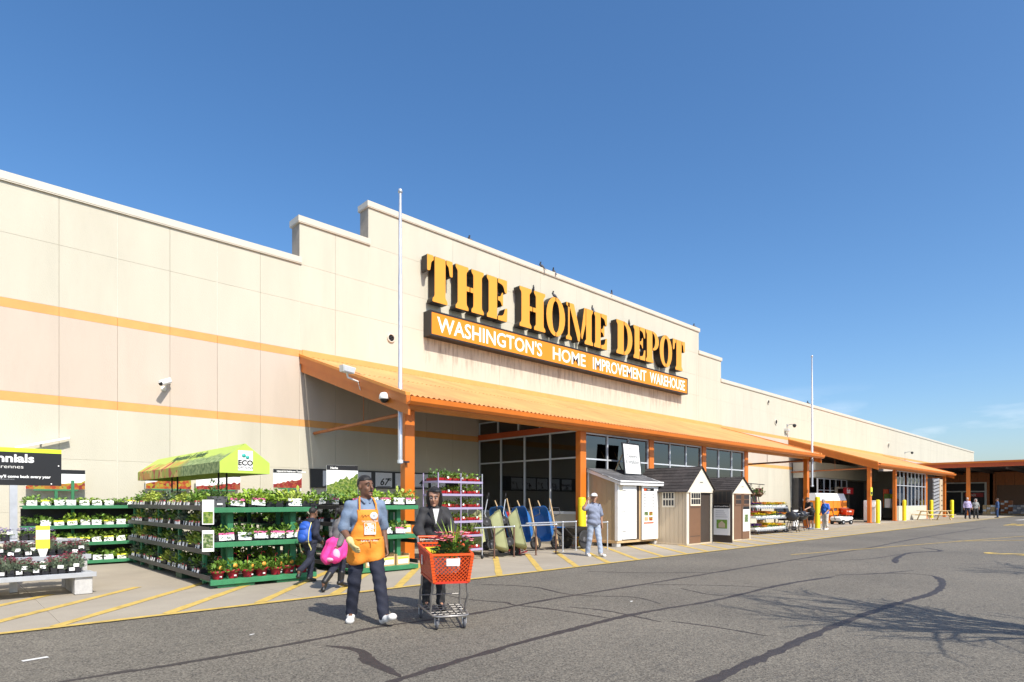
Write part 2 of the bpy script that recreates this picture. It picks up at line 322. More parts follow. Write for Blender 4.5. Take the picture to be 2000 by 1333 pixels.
# tar crack sealing: raised ribbons
ts = bpy.data.objects.new('crack_seal', None); C.objects.link(ts); ts['kind'] = 'structure'
def tarline(pts, w, jit=.05, taper=True):
    P = [Vector((*p, 0)) for p in pts]; Q = []
    for i in range(len(P)-1):
        p0 = P[max(i-1,0)]; p1 = P[i]; p2 = P[i+1]; p3 = P[min(i+2, len(P)-1)]; n = max(3, int((p2-p1).length/.09))
        for k in range(n):
            t = k/n; Q.append(.5*((2*p1)+(p2-p0)*t+(2*p0-5*p1+4*p2-p3)*t*t+(3*p1-p0-3*p2+p3)*t**3))
    Q.append(P[-1]); mb = MB(); L = []; n = len(Q); ww = w
    for i, q in enumerate(Q):
        d = (Q[min(i+1,n-1)]-Q[max(i-1,0)]).normalized(); s = Vector((-d.y, d.x, 0))
        ww = ww*.6 + .4*w*rnd.uniform(.45, 1.5); tp = min(1, .25+i/6, .25+(n-1-i)/6) if taper else 1
        off = s*rnd.uniform(-1,1)*jit*w; L.append((q+off-s*ww*tp*rnd.uniform(.38,.62), q+off, q+off+s*ww*tp*rnd.uniform(.38,.62)))
    for i in range(n-1):
        a, b = L[i], L[i+1]
        mb.quad((a[0].x,a[0].y,.0015),(b[0].x,b[0].y,.0015),(b[1].x,b[1].y,.005),(a[1].x,a[1].y,.005)); mb.quad((a[1].x,a[1].y,.005),(b[1].x,b[1].y,.005),(b[2].x,b[2].y,.0015),(a[2].x,a[2].y,.0015))
    return mb.build('tar_seam', 'tar', ts)
tarline([(-3,6.3),(.8,6.29),(1.4,6.25),(2.1,6.24),(3.2,6.31),(3.9,6.39),(5.3,6.27),(7,6.36),(9.3,6.32),(13.3,6.31),(17,6.25),(22,6.19),(30,6.4),(44,6.3)], .085)
tarline([(-2,4.1),(1.2,4.2),(2.8,4.38),(3.65,4.52),(4.9,4.65),(6.8,4.74),(8.7,4.55),(11.2,4.55),(13.1,4.31)], .095)
tarline([(1,2.4),(4.7,2.54),(6,2.57),(8.3,2.61),(10.3,2.54),(11.85,2.42),(13.3,2.55),(14.3,2.8),(14.7,3.0)], .115); tarline([(14.7,3.0),(14.75,3.4),(14.2,4.05)], .04)
tarline([(2.99,5.94),(3.13,5.62),(3.08,5.3),(3.01,5.13),(2.93,4.45)], .13)
tarline([(7.23,8.36),(7.67,7.49),(7.5,6.4),(8.0,5.6),(7.78,4.95)], .05)
tarline([(5.99,7.81),(6.0,7.2),(6.2,6.6),(6.15,6.4),(6.3,5.7),(6.34,4.75)], .05); tarline([(6.6,5.7),(6.75,5.2),(6.7,4.7),(6.62,4.2)], .055)
tarline([(9.4,5.57),(9.15,4.95),(9.2,4.51)], .06); tarline([(6.75,4.14),(6.82,3.56),(6.79,2.93)], .05); tarline([(10.2,8.3),(10.9,7.3),(12.0,6.35)], .035)
tarline([(23.3,5.04),(22.2,4.3),(20.6,4.75),(18.3,4.52),(17,4.2)], .14); tarline([(9.4,6.3),(10.3,5.2),(10.6,4.5)], .03); tarline([(16,6.2),(17.4,5.1),(20,4.8)], .05)
tarline([(30,6.3),(29,4.5),(31,2.6)], .09); tarline([(13.4,4.4),(14.2,3.9),(15.5,3.5)], .06); tarline([(36,7.5),(37,5.2),(41,3.4)], .09)
# planted island behind the right edge of the view: only its kerb end shows
isl = MB(); ring = []
for k in range(24):
    a = 2*math.pi*k/24; ring.append((9.15+1.62*math.cos(a), -1.0+1.75*math.sin(a)))
isl.prism(ring, -.05, .12, 'xy', 0); isl.prism([(9.15+(x-9.15)*.9, -1.0+(y+1.0)*.9) for x, y in ring], .12, .145, 'xy', 1)
MT_soil = mat('mulch', (.09, .06, .04), .95, .35, 20, .6, 40)
o = isl.build('kerb_island', ['concrete', 'mulch']); o['kind'] = 'structure'

# ================================================================ the store building
D = 18.4
B = thing('store_building', 'long cream warehouse store with stepped parapet and orange painted stripes', 'building', (0, D, 0))
J0, JW = 2.26, 1.2215
def joint(k): return J0 + JW*k
K0, K1 = -7, 95
S1a, S1b = joint(5), joint(27.45); S2a, S2b = joint(7), 33.05
def topz(t0, t1):
    m = (t0+t1)/2
    return 11.58 if S2a-.02 < m < S2b else (10.28 if S1a-.02 < m < S1b else 8.98)
rows = [(0,1.24,'cream'),(1.24,2.55,'cream'),(2.55,3.87,'cream'),(3.87,4.09,'band'),(4.09,6.05,'peach'),(6.05,6.27,'band'),(6.27,7.79,'cream'),(7.79,8.98,'cream'),(8.98,10.28,'cream'),(10.28,11.58,'cream')]
pcache = {}
far = {'cream': MB(), 'peach': MB(), 'band': MB()}
edges = [joint(k) for k in range(K0, K1)] 
def split_edges():
    e = sorted(set([round(x, 3) for x in edges] + [round(S1b, 3), round(S2b, 3)])); out = [e[0]]
    for x in e[1:]:
        if x - out[-1] > .25: out.append(x)
        elif abs(x - S1b) < .01 or abs(x - S2b) < .01: out[-1] = x
    return out
ED = split_edges(); npan = 0
for a, b in zip(ED[:-1], ED[1:]):
    for (z0, z1, m) in rows:
        tz = topz(a, b)
        if z1 > tz + .01: continue
        g = .0024 if m != 'band' else .002; zg = .0022 if (m == 'cream' and z0 in (1.24, 2.55, 7.79, 8.98, 10.28)) else .0005
        if b < 33.2 and a > -3.0 and (z0 > 1.2 or a < 12):
            key = (round(b-a, 2), z0, m)
            if key not in pcache: pcache[key] = MB().cbox(g, b-a-g, -.0, .03, z0+zg, z1-.0005, .004).mesh('panel', m)
            link('painted_stripe' if m == 'band' else 'panel', pcache[key], B, (a, 0, 0)); npan += 1
        else: far[m].box(a+g, b-g, 0, .03, z0+zg, z1-.0005)
for m, mb in far.items():
    o = mb.build('stripe_run' if m == 'band' else 'panel_field', m, B); o['kind'] = 'stuff'
core = MB(); zs = ((ED[0], S1a, 9.0), (S1a, S2a, 10.3), (S2a, S2b, 11.6), (S2b, S1b, 10.3), (S1b, ED[-1], 9.0))
for a, b, z in zs: core.box(a, b, .024, .55, 0, z)
core.build('wall_core', 'joint', B)
sk = MB()
for k in range(K0, K1):
    t = joint(k)
    if (k % 2) == 1 and t < 70:
        tz = topz(t-.3, t-.1) if k != 5 else 8.98
        for z0, z1 in ((0, 3.87), (6.27, tz)): sk.box(t-.022, t+.022, .006, .02, z0, z1-.002)
sk.build('joint_sealant', 'sealant', B)
cp = MB(); 
for a, b, z in zs:
    z = z - .02
    cp = MB(); cp.box(a-.05, b+.05, -.05, .6, z, z+.03); cp.box(a-.06, b+.06, -.06, .61, z+.03, z+.215); cp.build('coping', 'coping', B)
MB().box(ED[0], ED[-1], .56, 90, 8.0, 8.3).build('roof_slab', 'grey', B)
MB().box(ED[-1]-.02, ED[-1]+.3, .03, 90, 0, 9.0).build('end_wall', 'cream', B)
MB().box(ED[0]-.3, ED[0]+.02, .03, 90, 0, 9.0).build('end_wall', 'cream', B)
# ---------------------------------------------------------------- canopies: columns, beams, corrugated sheets
def canopy(label, ta, tb, cols, zr, ze, nb, nf, tie_to, sheetw=1.0):
    T = thing('entrance_canopy', label, 'canopy', (ta, nf, 0))
    L = tb-ta; dep = nb-nf; sl = (zr-ze)/dep; n = int(round(L/sheetw)); w = L/n
    sm = MB(); seg = 24                                     # corrugated sheet, one shared mesh
    for (q0, q1) in ((-.32, dep*.5+.06), (dep*.5, dep)):
        lift = .012 if q0 > 0 else 0
        for k in range(seg):
            xa, xb = w*k/seg, w*(k+1)/seg; za, zb = (.022*math.sin(2*math.pi*k/4), .022*math.sin(2*math.pi*(k+1)/4))
            sm.add([(xa, q0, ze+q0*sl+za+lift), (xb, q0, ze+q0*sl+zb+lift), (xb, q1, ze+q1*sl+zb+lift), (xa, q1, ze+q1*sl+za+lift)], [(0,1,2,3)], 0, True)
    me = sm.mesh('roof_sheet', 'roof_orange')
    for k in range(n): link('roof_sheet', me, T, (k*w, 0, .03))
    MB().hexa([(0,0,ze-.035),(L,0,ze-.035),(L,dep,zr-.035),(0,dep,zr-.035),(0,0,ze-.005),(L,0,ze-.005),(L,dep,zr-.005),(0,dep,zr-.005)]).build('roof_deck', 'grey_dark', T)
    for x, s in ((-.02, -1), (L+.02, 1)):                   # raking fascia, two stepped boards and a cap
        for (o_, h0, h1, m) in ((.0, -.46, -.20, 'orange'), (.05, -.20, .02, 'orange'), (.075, .02, .10, 'orange_light')):
            x0, x1 = sorted((x, x+s*(.06+o_)))
            MB().hexa([(x0,-.34,ze-.34*sl+h0),(x1,-.34,ze-.34*sl+h0),(x1,dep,zr+h0),(x0,dep,zr+h0),(x0,-.34,ze-.34*sl+h1),(x1,-.34,ze-.34*sl+h1),(x1,dep,zr+h1),(x0,dep,zr+h1)]).build('rake_board', m, T)
    MB().box(-.05, L+.05, dep-.03, dep-.002, zr+.05, zr+.24).build('wall_flashing', 'band', T)
    gp = [(-.50,-.02),(-.52,.10),(-.49,.10),(-.47,.0),(-.36,-.04),(-.34,.07),(-.32,.07),(-.33,-.09),(-.44,-.09)]
    zg = ze-.34*sl-.12
    MB().prism([(p[0], zg+p[1]) for p in gp], -.12, L+.12, 'yz').build('gutter', 'rust_orange' if False else 'orange', T)
    hb = thing_part = MB(); hb.box(.15, L-.15, .22, .40, ze-.34, ze-.06).build('eave_beam', 'orange_light', T)
    MB().box(.15, L-.15, .24, .38, ze-.05, ze+.03).build('beam_plate', 'orange', T)
    for c in cols:
        x = c-ta
        MB().cbox(x-.15, x+.15, .21, .43, .0, ze-.345, .012).build('column', 'orange', T)
        MB().box(x-.22, x+.22, .12, .52, .009, .035).build('base_plate', 'orange', T)
        MB().hexa([(x-.07,.44,ze-.30),(x+.07,.44,ze-.30),(x+.07,dep-.02,zr-.34),(x-.07,dep-.02,zr-.34),(x-.07,.44,ze-.06),(x+.07,.44,ze-.06),(x+.07,dep-.02,zr-.06),(x-.07,dep-.02,zr-.06)]).build('rafter', 'red_orange', T)
    for c in (cols[0], cols[-1]):
        x = c-ta; tz = ze-.42
        MB().tube([(x,.43,tz), (x,dep-.02,tz-.10)], .05, 8).build('tie_rod', 'rust_orange', T)
        MB().tube([(x,dep*.45,tz-.05), (x,dep*.45,ze+dep*.45*sl-.1)], .012, 6).build('hanger_rod', 'rust_orange', T)
    return T
canopy('long orange canopy with corrugated metal roof under the big store sign', 8.5, 35.75, (8.85, 15.78, 19.86, 23.86, 27.84, 35.4), 6.05, 4.2, D, 12.8, 0)
canopy('smaller orange canopy over the exit doors further along the store', 46.3, 69.7, (46.65, 52.75, 62.1, 69.25), 6.05, 4.2, D, 12.8, 0)

# ---------------------------------------------------------------- glazed entrance boxes under the canopies
def glazed_wall(T, p0, p1, zsill, ztop, ncol, zmid, gm='glass', fr=.05, base='cream', bays=None):
    p0 = Vector((*p0, 0)); p1 = Vector((*p1, 0)); d = p1-p0; L = d.length; rz = math.atan2(d.y, d.x)
    def put(mb, nm, m): o = mb.build(nm, m, T); o.location = p0; o.rotation_euler = (0, 0, rz); return o
    if zsill > .2 and base:
        put(MB().box(0, L, -.06, .10, 0.01, zsill-.09), 'base_wall', base); put(MB().box(0, L, -.09, .12, zsill-.09, zsill), 'sill', 'alu')
    xs = [L*k/ncol for k in range(ncol+1)]
    for k, x in enumerate(xs):
        h = fr*.5 if 0 < k < ncol else fr*.8
        put(MB().box(max(0, x-h), min(L, x+h), -.05, .05, zsill, ztop), 'mullion', 'alu')
    zz = [zsill]+list(zmid)+[ztop]
    for z in zz[1:]:
        for k in range(ncol): put(MB().box(xs[k]+fr*.8, xs[k+1]-fr*.8, -.04, .04, z-fr, z), 'transom', 'alu')
    for k in range(ncol):
        for j in range(len(zz)-1):
            put(MB().box(xs[k]+fr*.5, xs[k+1]-fr*.5, -.006, .006, zz[j], zz[j+1]-fr*.5), 'pane', gm)
V = thing('glazed_vestibule', 'glazed entrance box with aluminium mullions under the long orange canopy', 'vestibule', (0,0,0))
for a, b in ((15.93, 19.71), (20.01, 23.71), (24.01, 27.69)): glazed_wall(V, (a, 13.12), (b, 13.12), 1.05, 3.845, 3, (2.98,))
glazed_wall(V, (15.8, 18.36), (15.8, 13.24), 1.16, 3.92, 4, (3.02,), 'glass_clear')
glazed_wall(V, (27.86, 13.24), (27.86, 18.36), 1.16, 3.92, 4, (3.02,))
MB().box(15.72, 15.88, 13.24, 18.36, 3.93, 4.13).build('head_beam', 'red_orange', V)
glazed_wall(V, (15.8, 18.36), (15.8, 15.0), 4.14, 4.62, 3, (), base=None)
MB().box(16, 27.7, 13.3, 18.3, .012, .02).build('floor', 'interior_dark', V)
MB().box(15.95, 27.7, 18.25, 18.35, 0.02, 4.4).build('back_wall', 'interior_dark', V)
for q in range(5): MB().box(16.5+q*2.3, 18+q*2.3, 15.4, 16.1, .02, 1.2+.25*(q % 3)).build('display_shelf', ['vinyl_tan','grey','red_orange','barrow_blue','grey_dark'][q], V)
V2 = thing('exit_vestibule', 'exit entrance with sliding doors and tall narrow windows under the further canopy', 'vestibule', (0,0,0))
MB().box(53.0, 62.0, 13.02, 13.2, 0.01, 1.12).build('base_wall', 'cream', V2)
glazed_wall(V2, (52.95, 13.12), (61.95, 13.12), 1.14, 3.85, 8, (2.75,), 'glass_clear')
for q in range(16): MB().box(53.2+q*.55, 53.2+q*.55+.32, 13.55+.2*(q % 3), 13.9+.2*(q % 3), 1.0, 1.7+.75*((q*7) % 3)/2).build('stock_item', ['white','barrow_blue','tag_yellow','offwhite','cart_orange','leaf_b'][q*5 % 6], V2)
glazed_wall(V2, (46.9, 16.6), (53.2, 16.6), .0, 3.2, 5, (2.35,))
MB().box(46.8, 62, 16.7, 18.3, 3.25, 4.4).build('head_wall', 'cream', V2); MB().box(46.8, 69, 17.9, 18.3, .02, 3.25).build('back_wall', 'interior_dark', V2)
MB().box(50.2, 53.0, 16.35, 16.5, 0.02, 2.6).build('door_frame', 'vinyl_tan', V2); MB().box(50.35, 52.85, 16.31, 16.36, .1, 2.45).build('sliding_door', 'glass_clear', V2)
MB().box(62.05, 62.2, 13.2, 18.3, 0.01, 4.2).build('side_wall', 'cream', V2)
# exit sign panels
for (tt, nn, w, z0, z1) in ((52.65-2.35, 15.9, 2.2, 2.05, 2.55),):
    X = thing('exit_sign', 'red sign with white word Exit over the door beside the orange column', 'sign', (tt, nn, 0))
    MB().box(0, w, 0, .05, z0, z1).build('panel', 'hand_red', X); lettering('Exit', .5, 'white', X, (w/2, -.004, z0+.08), align='CENTER', bold=.012)
# ================================================================ big sign: stencil letters with black returns
def fillet(poly, r, n=4):
    out = []; m = len(poly)
    for i in range(m):
        p = Vector(poly[i][:2]); rr = poly[i][2] if len(poly[i]) > 2 else r
        a = Vector(poly[i-1][:2]); b = Vector(poly[(i+1) % m][:2]); d1 = a-p; d2 = b-p; l = min(rr, d1.length*.48, d2.length*.48)
        if l < .003: out.append((p.x, p.y)); continue
        q0 = p + d1.normalized()*l; q2 = p + d2.normalized()*l
        for k in range(n+1):
            t = k/n; q = q0*(1-t)**2 + p*2*t*(1-t) + q2*t*t; out.append((q.x, q.y))
    return out
def stem(x0, x1, tl=1, tr=1, bl=1, br=1, f=.07, h=.075):    # upright with flared feet
    P = []
    P += [(x0-f, 0, .02), (x1+f, 0, .02)] if bl and br else ([(x0-f,0,.02),(x1,0,.02)] if bl else ([(x0,0,.02),(x1+f,0,.02)] if br else [(x0,0,.02),(x1,0,.02)]))
    if br: P += [(x1+f, h, .04), (x1, h*1.7, .06)]
    if tr: P += [(x1, 1-h*1.7, .06), (x1+f, 1-h, .04), (x1+f, 1, .02)]
    else: P += [(x1, 1, .02)]
    if tl: P += [(x0-f, 1, .02), (x0-f, 1-h, .04), (x0, 1-h*1.7, .06)]
    else: P += [(x0, 1, .02)]
    if bl: P += [(x0, h*1.7, .06), (x0-f, h, .04)]
    return fillet(P, .03)
def crescent(cx, w, side, thick, n=12):                      # half an O
    P = []
    for k in range(n+1):
        a = -math.pi/2 + math.pi*k/n; P.append((cx + side*(.015 + w*math.cos(a)), .5+.5*math.sin(a)))
    for k in range(n+1):
        a = math.pi/2 - math.pi*k/n; P.append((cx + side*(.015 + (w-thick)*math.cos(a)), .5+.40*math.sin(a)))
    return P
def e_arm(x0, x1):
    return [fillet([(x0,1),(x1,1),(x1,.68,.05),(x1-.09,.70,.03),(x1-.15,.86,.1),(x0,.90)], .02),
            fillet([(x0,.47),(x0+.10,.46,.05),(x0+.16,.36,.03),(x0+.20,.36,.03),(x0+.20,.68,.03),(x0+.16,.68,.03),(x0+.10,.57,.05),(x0,.56)], .02),
            fillet([(x0,0),(x1,0),(x1+.015,.34,.05),(x1-.08,.31,.03),(x1-.14,.13,.1),(x0,.10)], .02)]
LET = {
 'T': (.86, [fillet([(.0,1),(.215,1),(.215,.90),(.14,.86,.1),(.10,.66,.03),(.0,.64,.05)], .02), stem(.245,.615,0,0,1,1), fillet([(.645,1),(.86,1),(.86,.64,.05),(.76,.66,.03),(.72,.86,.1),(.645,.90)], .02)]),
 'H': (1.0, [stem(.07,.38,1,1,1,1), fillet([(.375,.45),(.485,.45),(.485,.56),(.375,.56)], .01), fillet([(.515,.45),(.625,.45),(.625,.56),(.515,.56)], .01), stem(.62,.93,1,1,1,1)]),
 'E': (.80, [stem(.07,.40,1,0,1,0)] + e_arm(.43,.79)),
 'O': (.90, [crescent(.45,.43,-1,.27), crescent(.45,.43,1,.27)]),
 'M': (1.25, [stem(.10,.17,0,0,1,1,.09), fillet([(.02,1,.02),(.36,1,.02),(.66,.22,.02),(.62,.02,.02),(.55,.02,.02),(.19,.86,.02),(.02,.92,.02)], .02), fillet([(.69,.28),(.84,1,.02),(.90,1,.02),(.90,.55),(.74,.10),(.70,.14)], .02), stem(.92,1.18,0,1,1,1)]),
 'D': (.95, [stem(.07,.42,1,0,1,0), [(x, y) for x, y in crescent(.435,.48,1,.27)]]),
 'P': (.85, [stem(.07,.42,1,0,1,1), [(x, .40+y*.60) for x, y in crescent(.435,.40,1,.24)]]),
}
SIGN_N = D-.42
words = [('T',12.96,14.13),('H',14.27,15.68),('E',15.84,16.95),('H',17.65,19.22),('O',19.27,20.52),('M',20.56,22.50),('E',22.58,23.58),('D',24.33,25.70),('E',25.77,26.82),('P',26.87,28.09),('O',28.16,29.41),('T',29.48,30.75)]
ordn = ['first','second','third','fourth','fifth','sixth','seventh','eighth','ninth','tenth','eleventh','last']
for i, (ch, ta, tb) in enumerate(words):
    w, pieces = LET[ch]
    T = thing('sign_letter', 'big orange stencil letter %s, %s from the left on the store front' % (ch, ordn[i]), 'letter', (ta, SIGN_N, 8.80), 0, 'letters of the big store sign')
    sx_ = (tb-ta)/w; sz_ = 1.68 if ch != 'O' else 1.74; oz = 0 if ch != 'O' else -.03
    for pc in pieces:
        P = [(x*sx_, oz+z*sz_) for x, z in pc]
        MB().prism(P, 0, .34, 'xz', 1, 1).build('stroke', ['sign_face', 'sign_side'], T)
        c0 = (sum(p[0] for p in P)/len(P), sum(p[1] for p in P)/len(P))
        Q = [(c0[0]+(p[0]-c0[0])*.985, c0[1]+(p[1]-c0[1])*.99) for p in P]
        MB().prism(Q, -.012, 0, 'xz', 0, 0).build('face_panel', ['sign_face', 'sign_side'], T)
    for zz in (.25, 1.35): MB().box((tb-ta)*.42, (tb-ta)*.58, .34, .41, zz, zz+.06).build('bracket', 'sign_side', T)
X = thing('sign_box', 'long black framed sign box with white lettering on an orange face', 'sign', (13.10, D-.42, 7.56))
MB().box(0, 17.93, .02, .41, 0, .92).build('cabinet', 'sign_side', X)
for k in range(4): MB().box(.06+k*4.4575, .06+(k+1)*4.4575-.006, -.004, .02, .06, .86).build('face_panel', 'sign_amber', X)
for a in ((0,17.93,0,.055),(0,17.93,.865,.92),(0,.055,.055,.865),(17.875,17.93,.055,.865)): MB().box(a[0],a[1],-.02,.02,a[2],a[3]).build('frame', 'sign_side', X)
for (s_, x, w) in (("WASHINGTON'S", .33, 5.6), ('HOME', 6.55, 2.25), ('IMPROVEMENT', 9.35, 4.42), ('WAREHOUSE', 14.15, 3.5)):
    lettering(s_, .78, 'white', X, (x, -.008, .19), width=w, bold=.012)
# water stains below the sign box are real runs on the wall: thin raised streaks
mat('stain', (.30, .24, .19), .9, .3, 10)
N, L, P = nodes_of('stain_run'); tc = N.new('ShaderNodeTexCoord'); mp = N.new('ShaderNodeMapping'); mp.inputs['Scale'].default_value = (3.2, 1, .45); L(tc.outputs['Object'], mp.inputs[0])
nz = noise(N, L, mp.outputs[0], 2.2, 6, .6); sp = N.new('ShaderNodeSeparateXYZ'); L(tc.outputs['Object'], sp.inputs[0])
mr = N.new('ShaderNodeMapRange'); mr.inputs['From Min'].default_value = -1.3; mr.inputs['From Max'].default_value = 0; L(sp.outputs['Z'], mr.inputs['Value'])
rr = ramp(N, .48, .72); L(nz.outputs['Fac'], rr.inputs[0]); mm = N.new('ShaderNodeMath'); mm.operation = 'MULTIPLY'; L(rr.outputs[0], mm.inputs[0]); L(mr.outputs[0], mm.inputs[1])
m3 = N.new('ShaderNodeMath'); m3.operation = 'MULTIPLY'; m3.inputs[1].default_value = .5; L(mm.outputs[0], m3.inputs[0]); L(m3.outputs[0], P.inputs['Alpha'])
P.inputs['Base Color'].default_value = (.22, .14, .09, 1); P.inputs['Roughness'].default_value = .9
MB().quad((0,0,-1.35),(17.9,0,-1.35),(17.9,0,0),(0,0,0)).build('water_stain', 'stain_run', B, (13.1, -.004, 7.56))
# ---------------------------------------------------------------- pigeons
def pigeon_meshes():
    b = MB(); b.lathe([(0,-.15),(.03,-.13),(.055,-.06),(.062,0),(.05,.07),(.025,.12),(.02,.15)], (0,0,.13), 10, 0, 'y')
    tl = MB(); tl.hexa([(-.035,-.30,.09),(.035,-.30,.09),(.03,-.10,.12),(-.03,-.10,.12),(-.035,-.30,.10),(.035,-.30,.10),(.03,-.10,.15),(-.03,-.10,.15)])
    h = MB(); h.lathe([(0,-.035),(.028,-.02),(.032,.005),(.02,.028),(0,.036)], (0,.14,.235), 8, 0); h.tube([(0,.11,.14),(0,.14,.23)], [.045,.026], 8); h.tube([(0,.165,.232),(0,.20,.222)], [.010,.003], 5)
    lg = MB(); lg.tube([(-.02,0,.09),(-.02,.01,0)], .006, 5); lg.tube([(.02,0,.09),(.02,.01,0)], .006, 5)
    mat('pigeon', (.07, .07, .085), .6, .3, 30)
    return [('body', b.mesh('body','pigeon')), ('tail', tl.mesh('tail','pigeon')), ('head', h.mesh('head','soft_black')), ('leg', lg.mesh('leg','petal_maroon'))]
pm_ = pigeon_meshes()
def pigeon(t, n, z, rz, label):
    T = thing('pigeon', label, 'bird', (t, n, z), rz, 'pigeons on the store front'); T.rotation_euler = (R(38), 0, rz)
    for nm, me in pm_: link(nm, me, T)
zc = 11.795
for (t, n, z, rz, lb) in ((15.44, D+.2, zc, 1.2, 'dark pigeon on the tall parapet, first from the left'), (19.44, D+.1, zc, .4, 'left of two pigeons close together on the tall parapet'), (20.35, D+.15, zc, -.3, 'right of two pigeons close together on the tall parapet'), (24.65, D+.1, zc, -1.0, 'dark pigeon alone on the parapet above the letter D'), (32.8, D+.2, zc, .9, 'small pigeon at the right end of the tall parapet'),
    (18.65, SIGN_N+.15, 10.49, 2.6, 'pale pigeon standing on the fourth big sign letter'), (19.86, SIGN_N+.15, 10.52, 1.0, 'pigeon perched on the first round sign letter O'), (22.62, SIGN_N+.15, 10.49, -.5, 'pigeon perched between sign letters M and E'), (25.6, SIGN_N+.15, 10.45, 2.1, 'pigeon perched over sign letter D'), (50.4, D+.2, 9.2, .3, 'pigeon on the low parapet right of the thin far flagpole')):
    pigeon(t, n, z, rz, lb)
# ---------------------------------------------------------------- wall fittings
def wall_vent(t, z, r, label):
    T = thing('wall_vent', label, 'vent', (t, D, z), 0, 'round vents in the store wall')
    MB().lathe([(r*.78,-.03),(r*.78,-.055),(r,-.055),(r*1.06,-.02),(r*1.06,.0)], (0,0,0), 16, 0, 'y').build('rim', 'coping', T)
    MB().lathe([(0,-.036),(r*.77,-.036)], (0,0,0), 16, 0, 'y').build('opening', 'black', T)
    for k in range(3): MB().box(-r*.6, r*.6, -.050, -.040, -r*.45+k*r*.4, -r*.38+k*r*.4).build('louvre', 'grey_dark', T)
wall_vent(11.7, 7.26, .15, 'round dark wall vent left of the big store sign')
wall_vent(43.94, 7.2, .2, 'round dark wall vent right of the stepped parapet')
wall_vent(71.66, 7.31, .25, 'round dark wall vent above the further canopy')
wall_vent(42.65, 8.5, .16, 'small wall vent high on the low wall right of the steps')
def bullet_camera(loc, rz, label, s=1, pitch=.35):
    T = thing('security_camera', label, 'camera', loc, rz, 'bullet security cameras')
    T.scale = (s, s, s)
    MB().lathe([(.06,0),(.06,-.02),(.03,-.03),(.025,-.05)], (0,0,-.12), 12, 0, 'y').build('mount', 'white', T)
    MB().tube([(0,-.03,-.12),(0,-.16,-.10),(0,-.18,-.02)], .018, 8).build('bracket', 'white', T)
    b = MB(); c_, s_ = math.cos(pitch), math.sin(pitch); d = Vector((-.72*c_, -.69*c_, -s_)); a = Vector((.10,-.10,.06))
    b.tube([a, a+d*.36], .055, 12); b.build('housing', 'white', T)
    MB().tube([a+d*.361, a+d*.37], .047, 12).build('lens', 'black', T)
    MB().tube([a+d*-.02+Vector((0,0,.05)), a+d*.42+Vector((0,0,.05))], .03, 6).build('sun_shield', 'white', T)
bullet_camera((4.55, D, 4.70), 0, 'white bullet camera on the peach wall between the orange stripes', 1.15)
def dome_camera(loc, rz, label, m='white', arm=.3):
    T = thing('dome_camera', label, 'camera', loc, rz, 'dome cameras')
    MB().box(-.06, .06, -.04, 0, -.10, .12).build('mount_plate', 'grey', T)
    MB().tube([(0,-.02,.04),(0,-arm*.6,.09),(0,-arm,.07)], .026, 8).build('arm', 'grey', T)
    MB().lathe([(.03,.10),(.09,.08),(.125,.02),(.135,-.06),(.125,-.075)], (0,-arm,0), 16).build('housing', m, T)
    MB().lathe([(.105,-.075),(.10,-.11),(.07,-.15),(.03,-.168),(0,-.172)], (0,-arm,0), 14).build('bubble', 'black', T)
dome_camera((8.60, 13.55, 4.19), R(-62), 'white dome camera under the left end of the long canopy')
dome_camera((45.92, D, 7.1), 0, 'black dome camera on an arm high on the wall between canopies', 'black', .55)
dome_camera((77.9, D, 6.85), 0, 'black dome camera on an arm above the far end of the further canopy', 'black', .7)
def floodlight(loc, rz, label):
    T = thing('floodlight', label, 'floodlight', loc, rz, 'white floodlights on the canopies and walls')
    MB().tube([(0,0,0),(-.16,-.05,.02),(-.38,-.12,.05),(-.40,-.12,.16)], .026, 8).build('arm', 'white', T)
    h = MB(); h.hexa([(-.56,-.24,.17),(-.26,-.24,.14),(-.28,.02,.17),(-.54,.02,.20),(-.60,-.27,.34),(-.22,-.27,.30),(-.27,.04,.34),(-.55,.04,.37)]); h.build('housing', 'white', T)
    MB().hexa([(-.55,-.262,.19),(-.27,-.262,.16),(-.27,-.25,.16),(-.55,-.25,.19),(-.585,-.285,.325),(-.235,-.285,.29),(-.235,-.275,.29),(-.585,-.275,.325)]).build('lens', 'alu', T)
    MB().tube([(0,0,-.02),(.04,-.02,-.2),(.14,0,-.28),(.3,.1,-.3)], .012, 6).build('cable', 'white', T)
floodlight((8.36, 14.75, 4.75), 0, 'white floodlight on the sloping edge of the long canopy')
floodlight((45.0, D-.02, 5.1), 0, 'white floodlight on the sunlit wall between the two canopies')
floodlight((46.0, D-.02, 6.5), 0, 'white floodlight at the left end of the further canopy roof')
def flagpole(t, n, z0, z1, label):
    T = thing('flagpole', label, 'pole', (t, n, z0), 0, 'flagpoles strapped to canopy columns')
    L = z1-z0
    MB().tube([(0,0,0),(0,0,L*.3),(0,0,L*.301),(0,0,L*.7),(0,0,L*.701),(0,0,L)], [.058,.058,.052,.050,.044,.036], 12).build('shaft', 'galv', T)
    MB().lathe([(0,L-.02),(.05,L),(.06,L+.05),(.04,L+.10),(0,L+.12)], (0,0,0), 10).build('finial', 'galv', T)
    for z in (.06, L*.21): 
        MB().tube([(0,0,z-.04),(0,0,z+.04)], .075, 12).build('clamp', 'alu', T); MB().box(.05, .26, -.03, .10, z-.02, z+.02).build('strap', 'steel_dark', T)
flagpole(8.50, 12.93, 2.45, 9.25, 'tall silver flagpole strapped to the left column of the long canopy')
flagpole(35.10, 12.7, 2.3, 9.45, 'tall silver flagpole at the right end column of the long canopy')
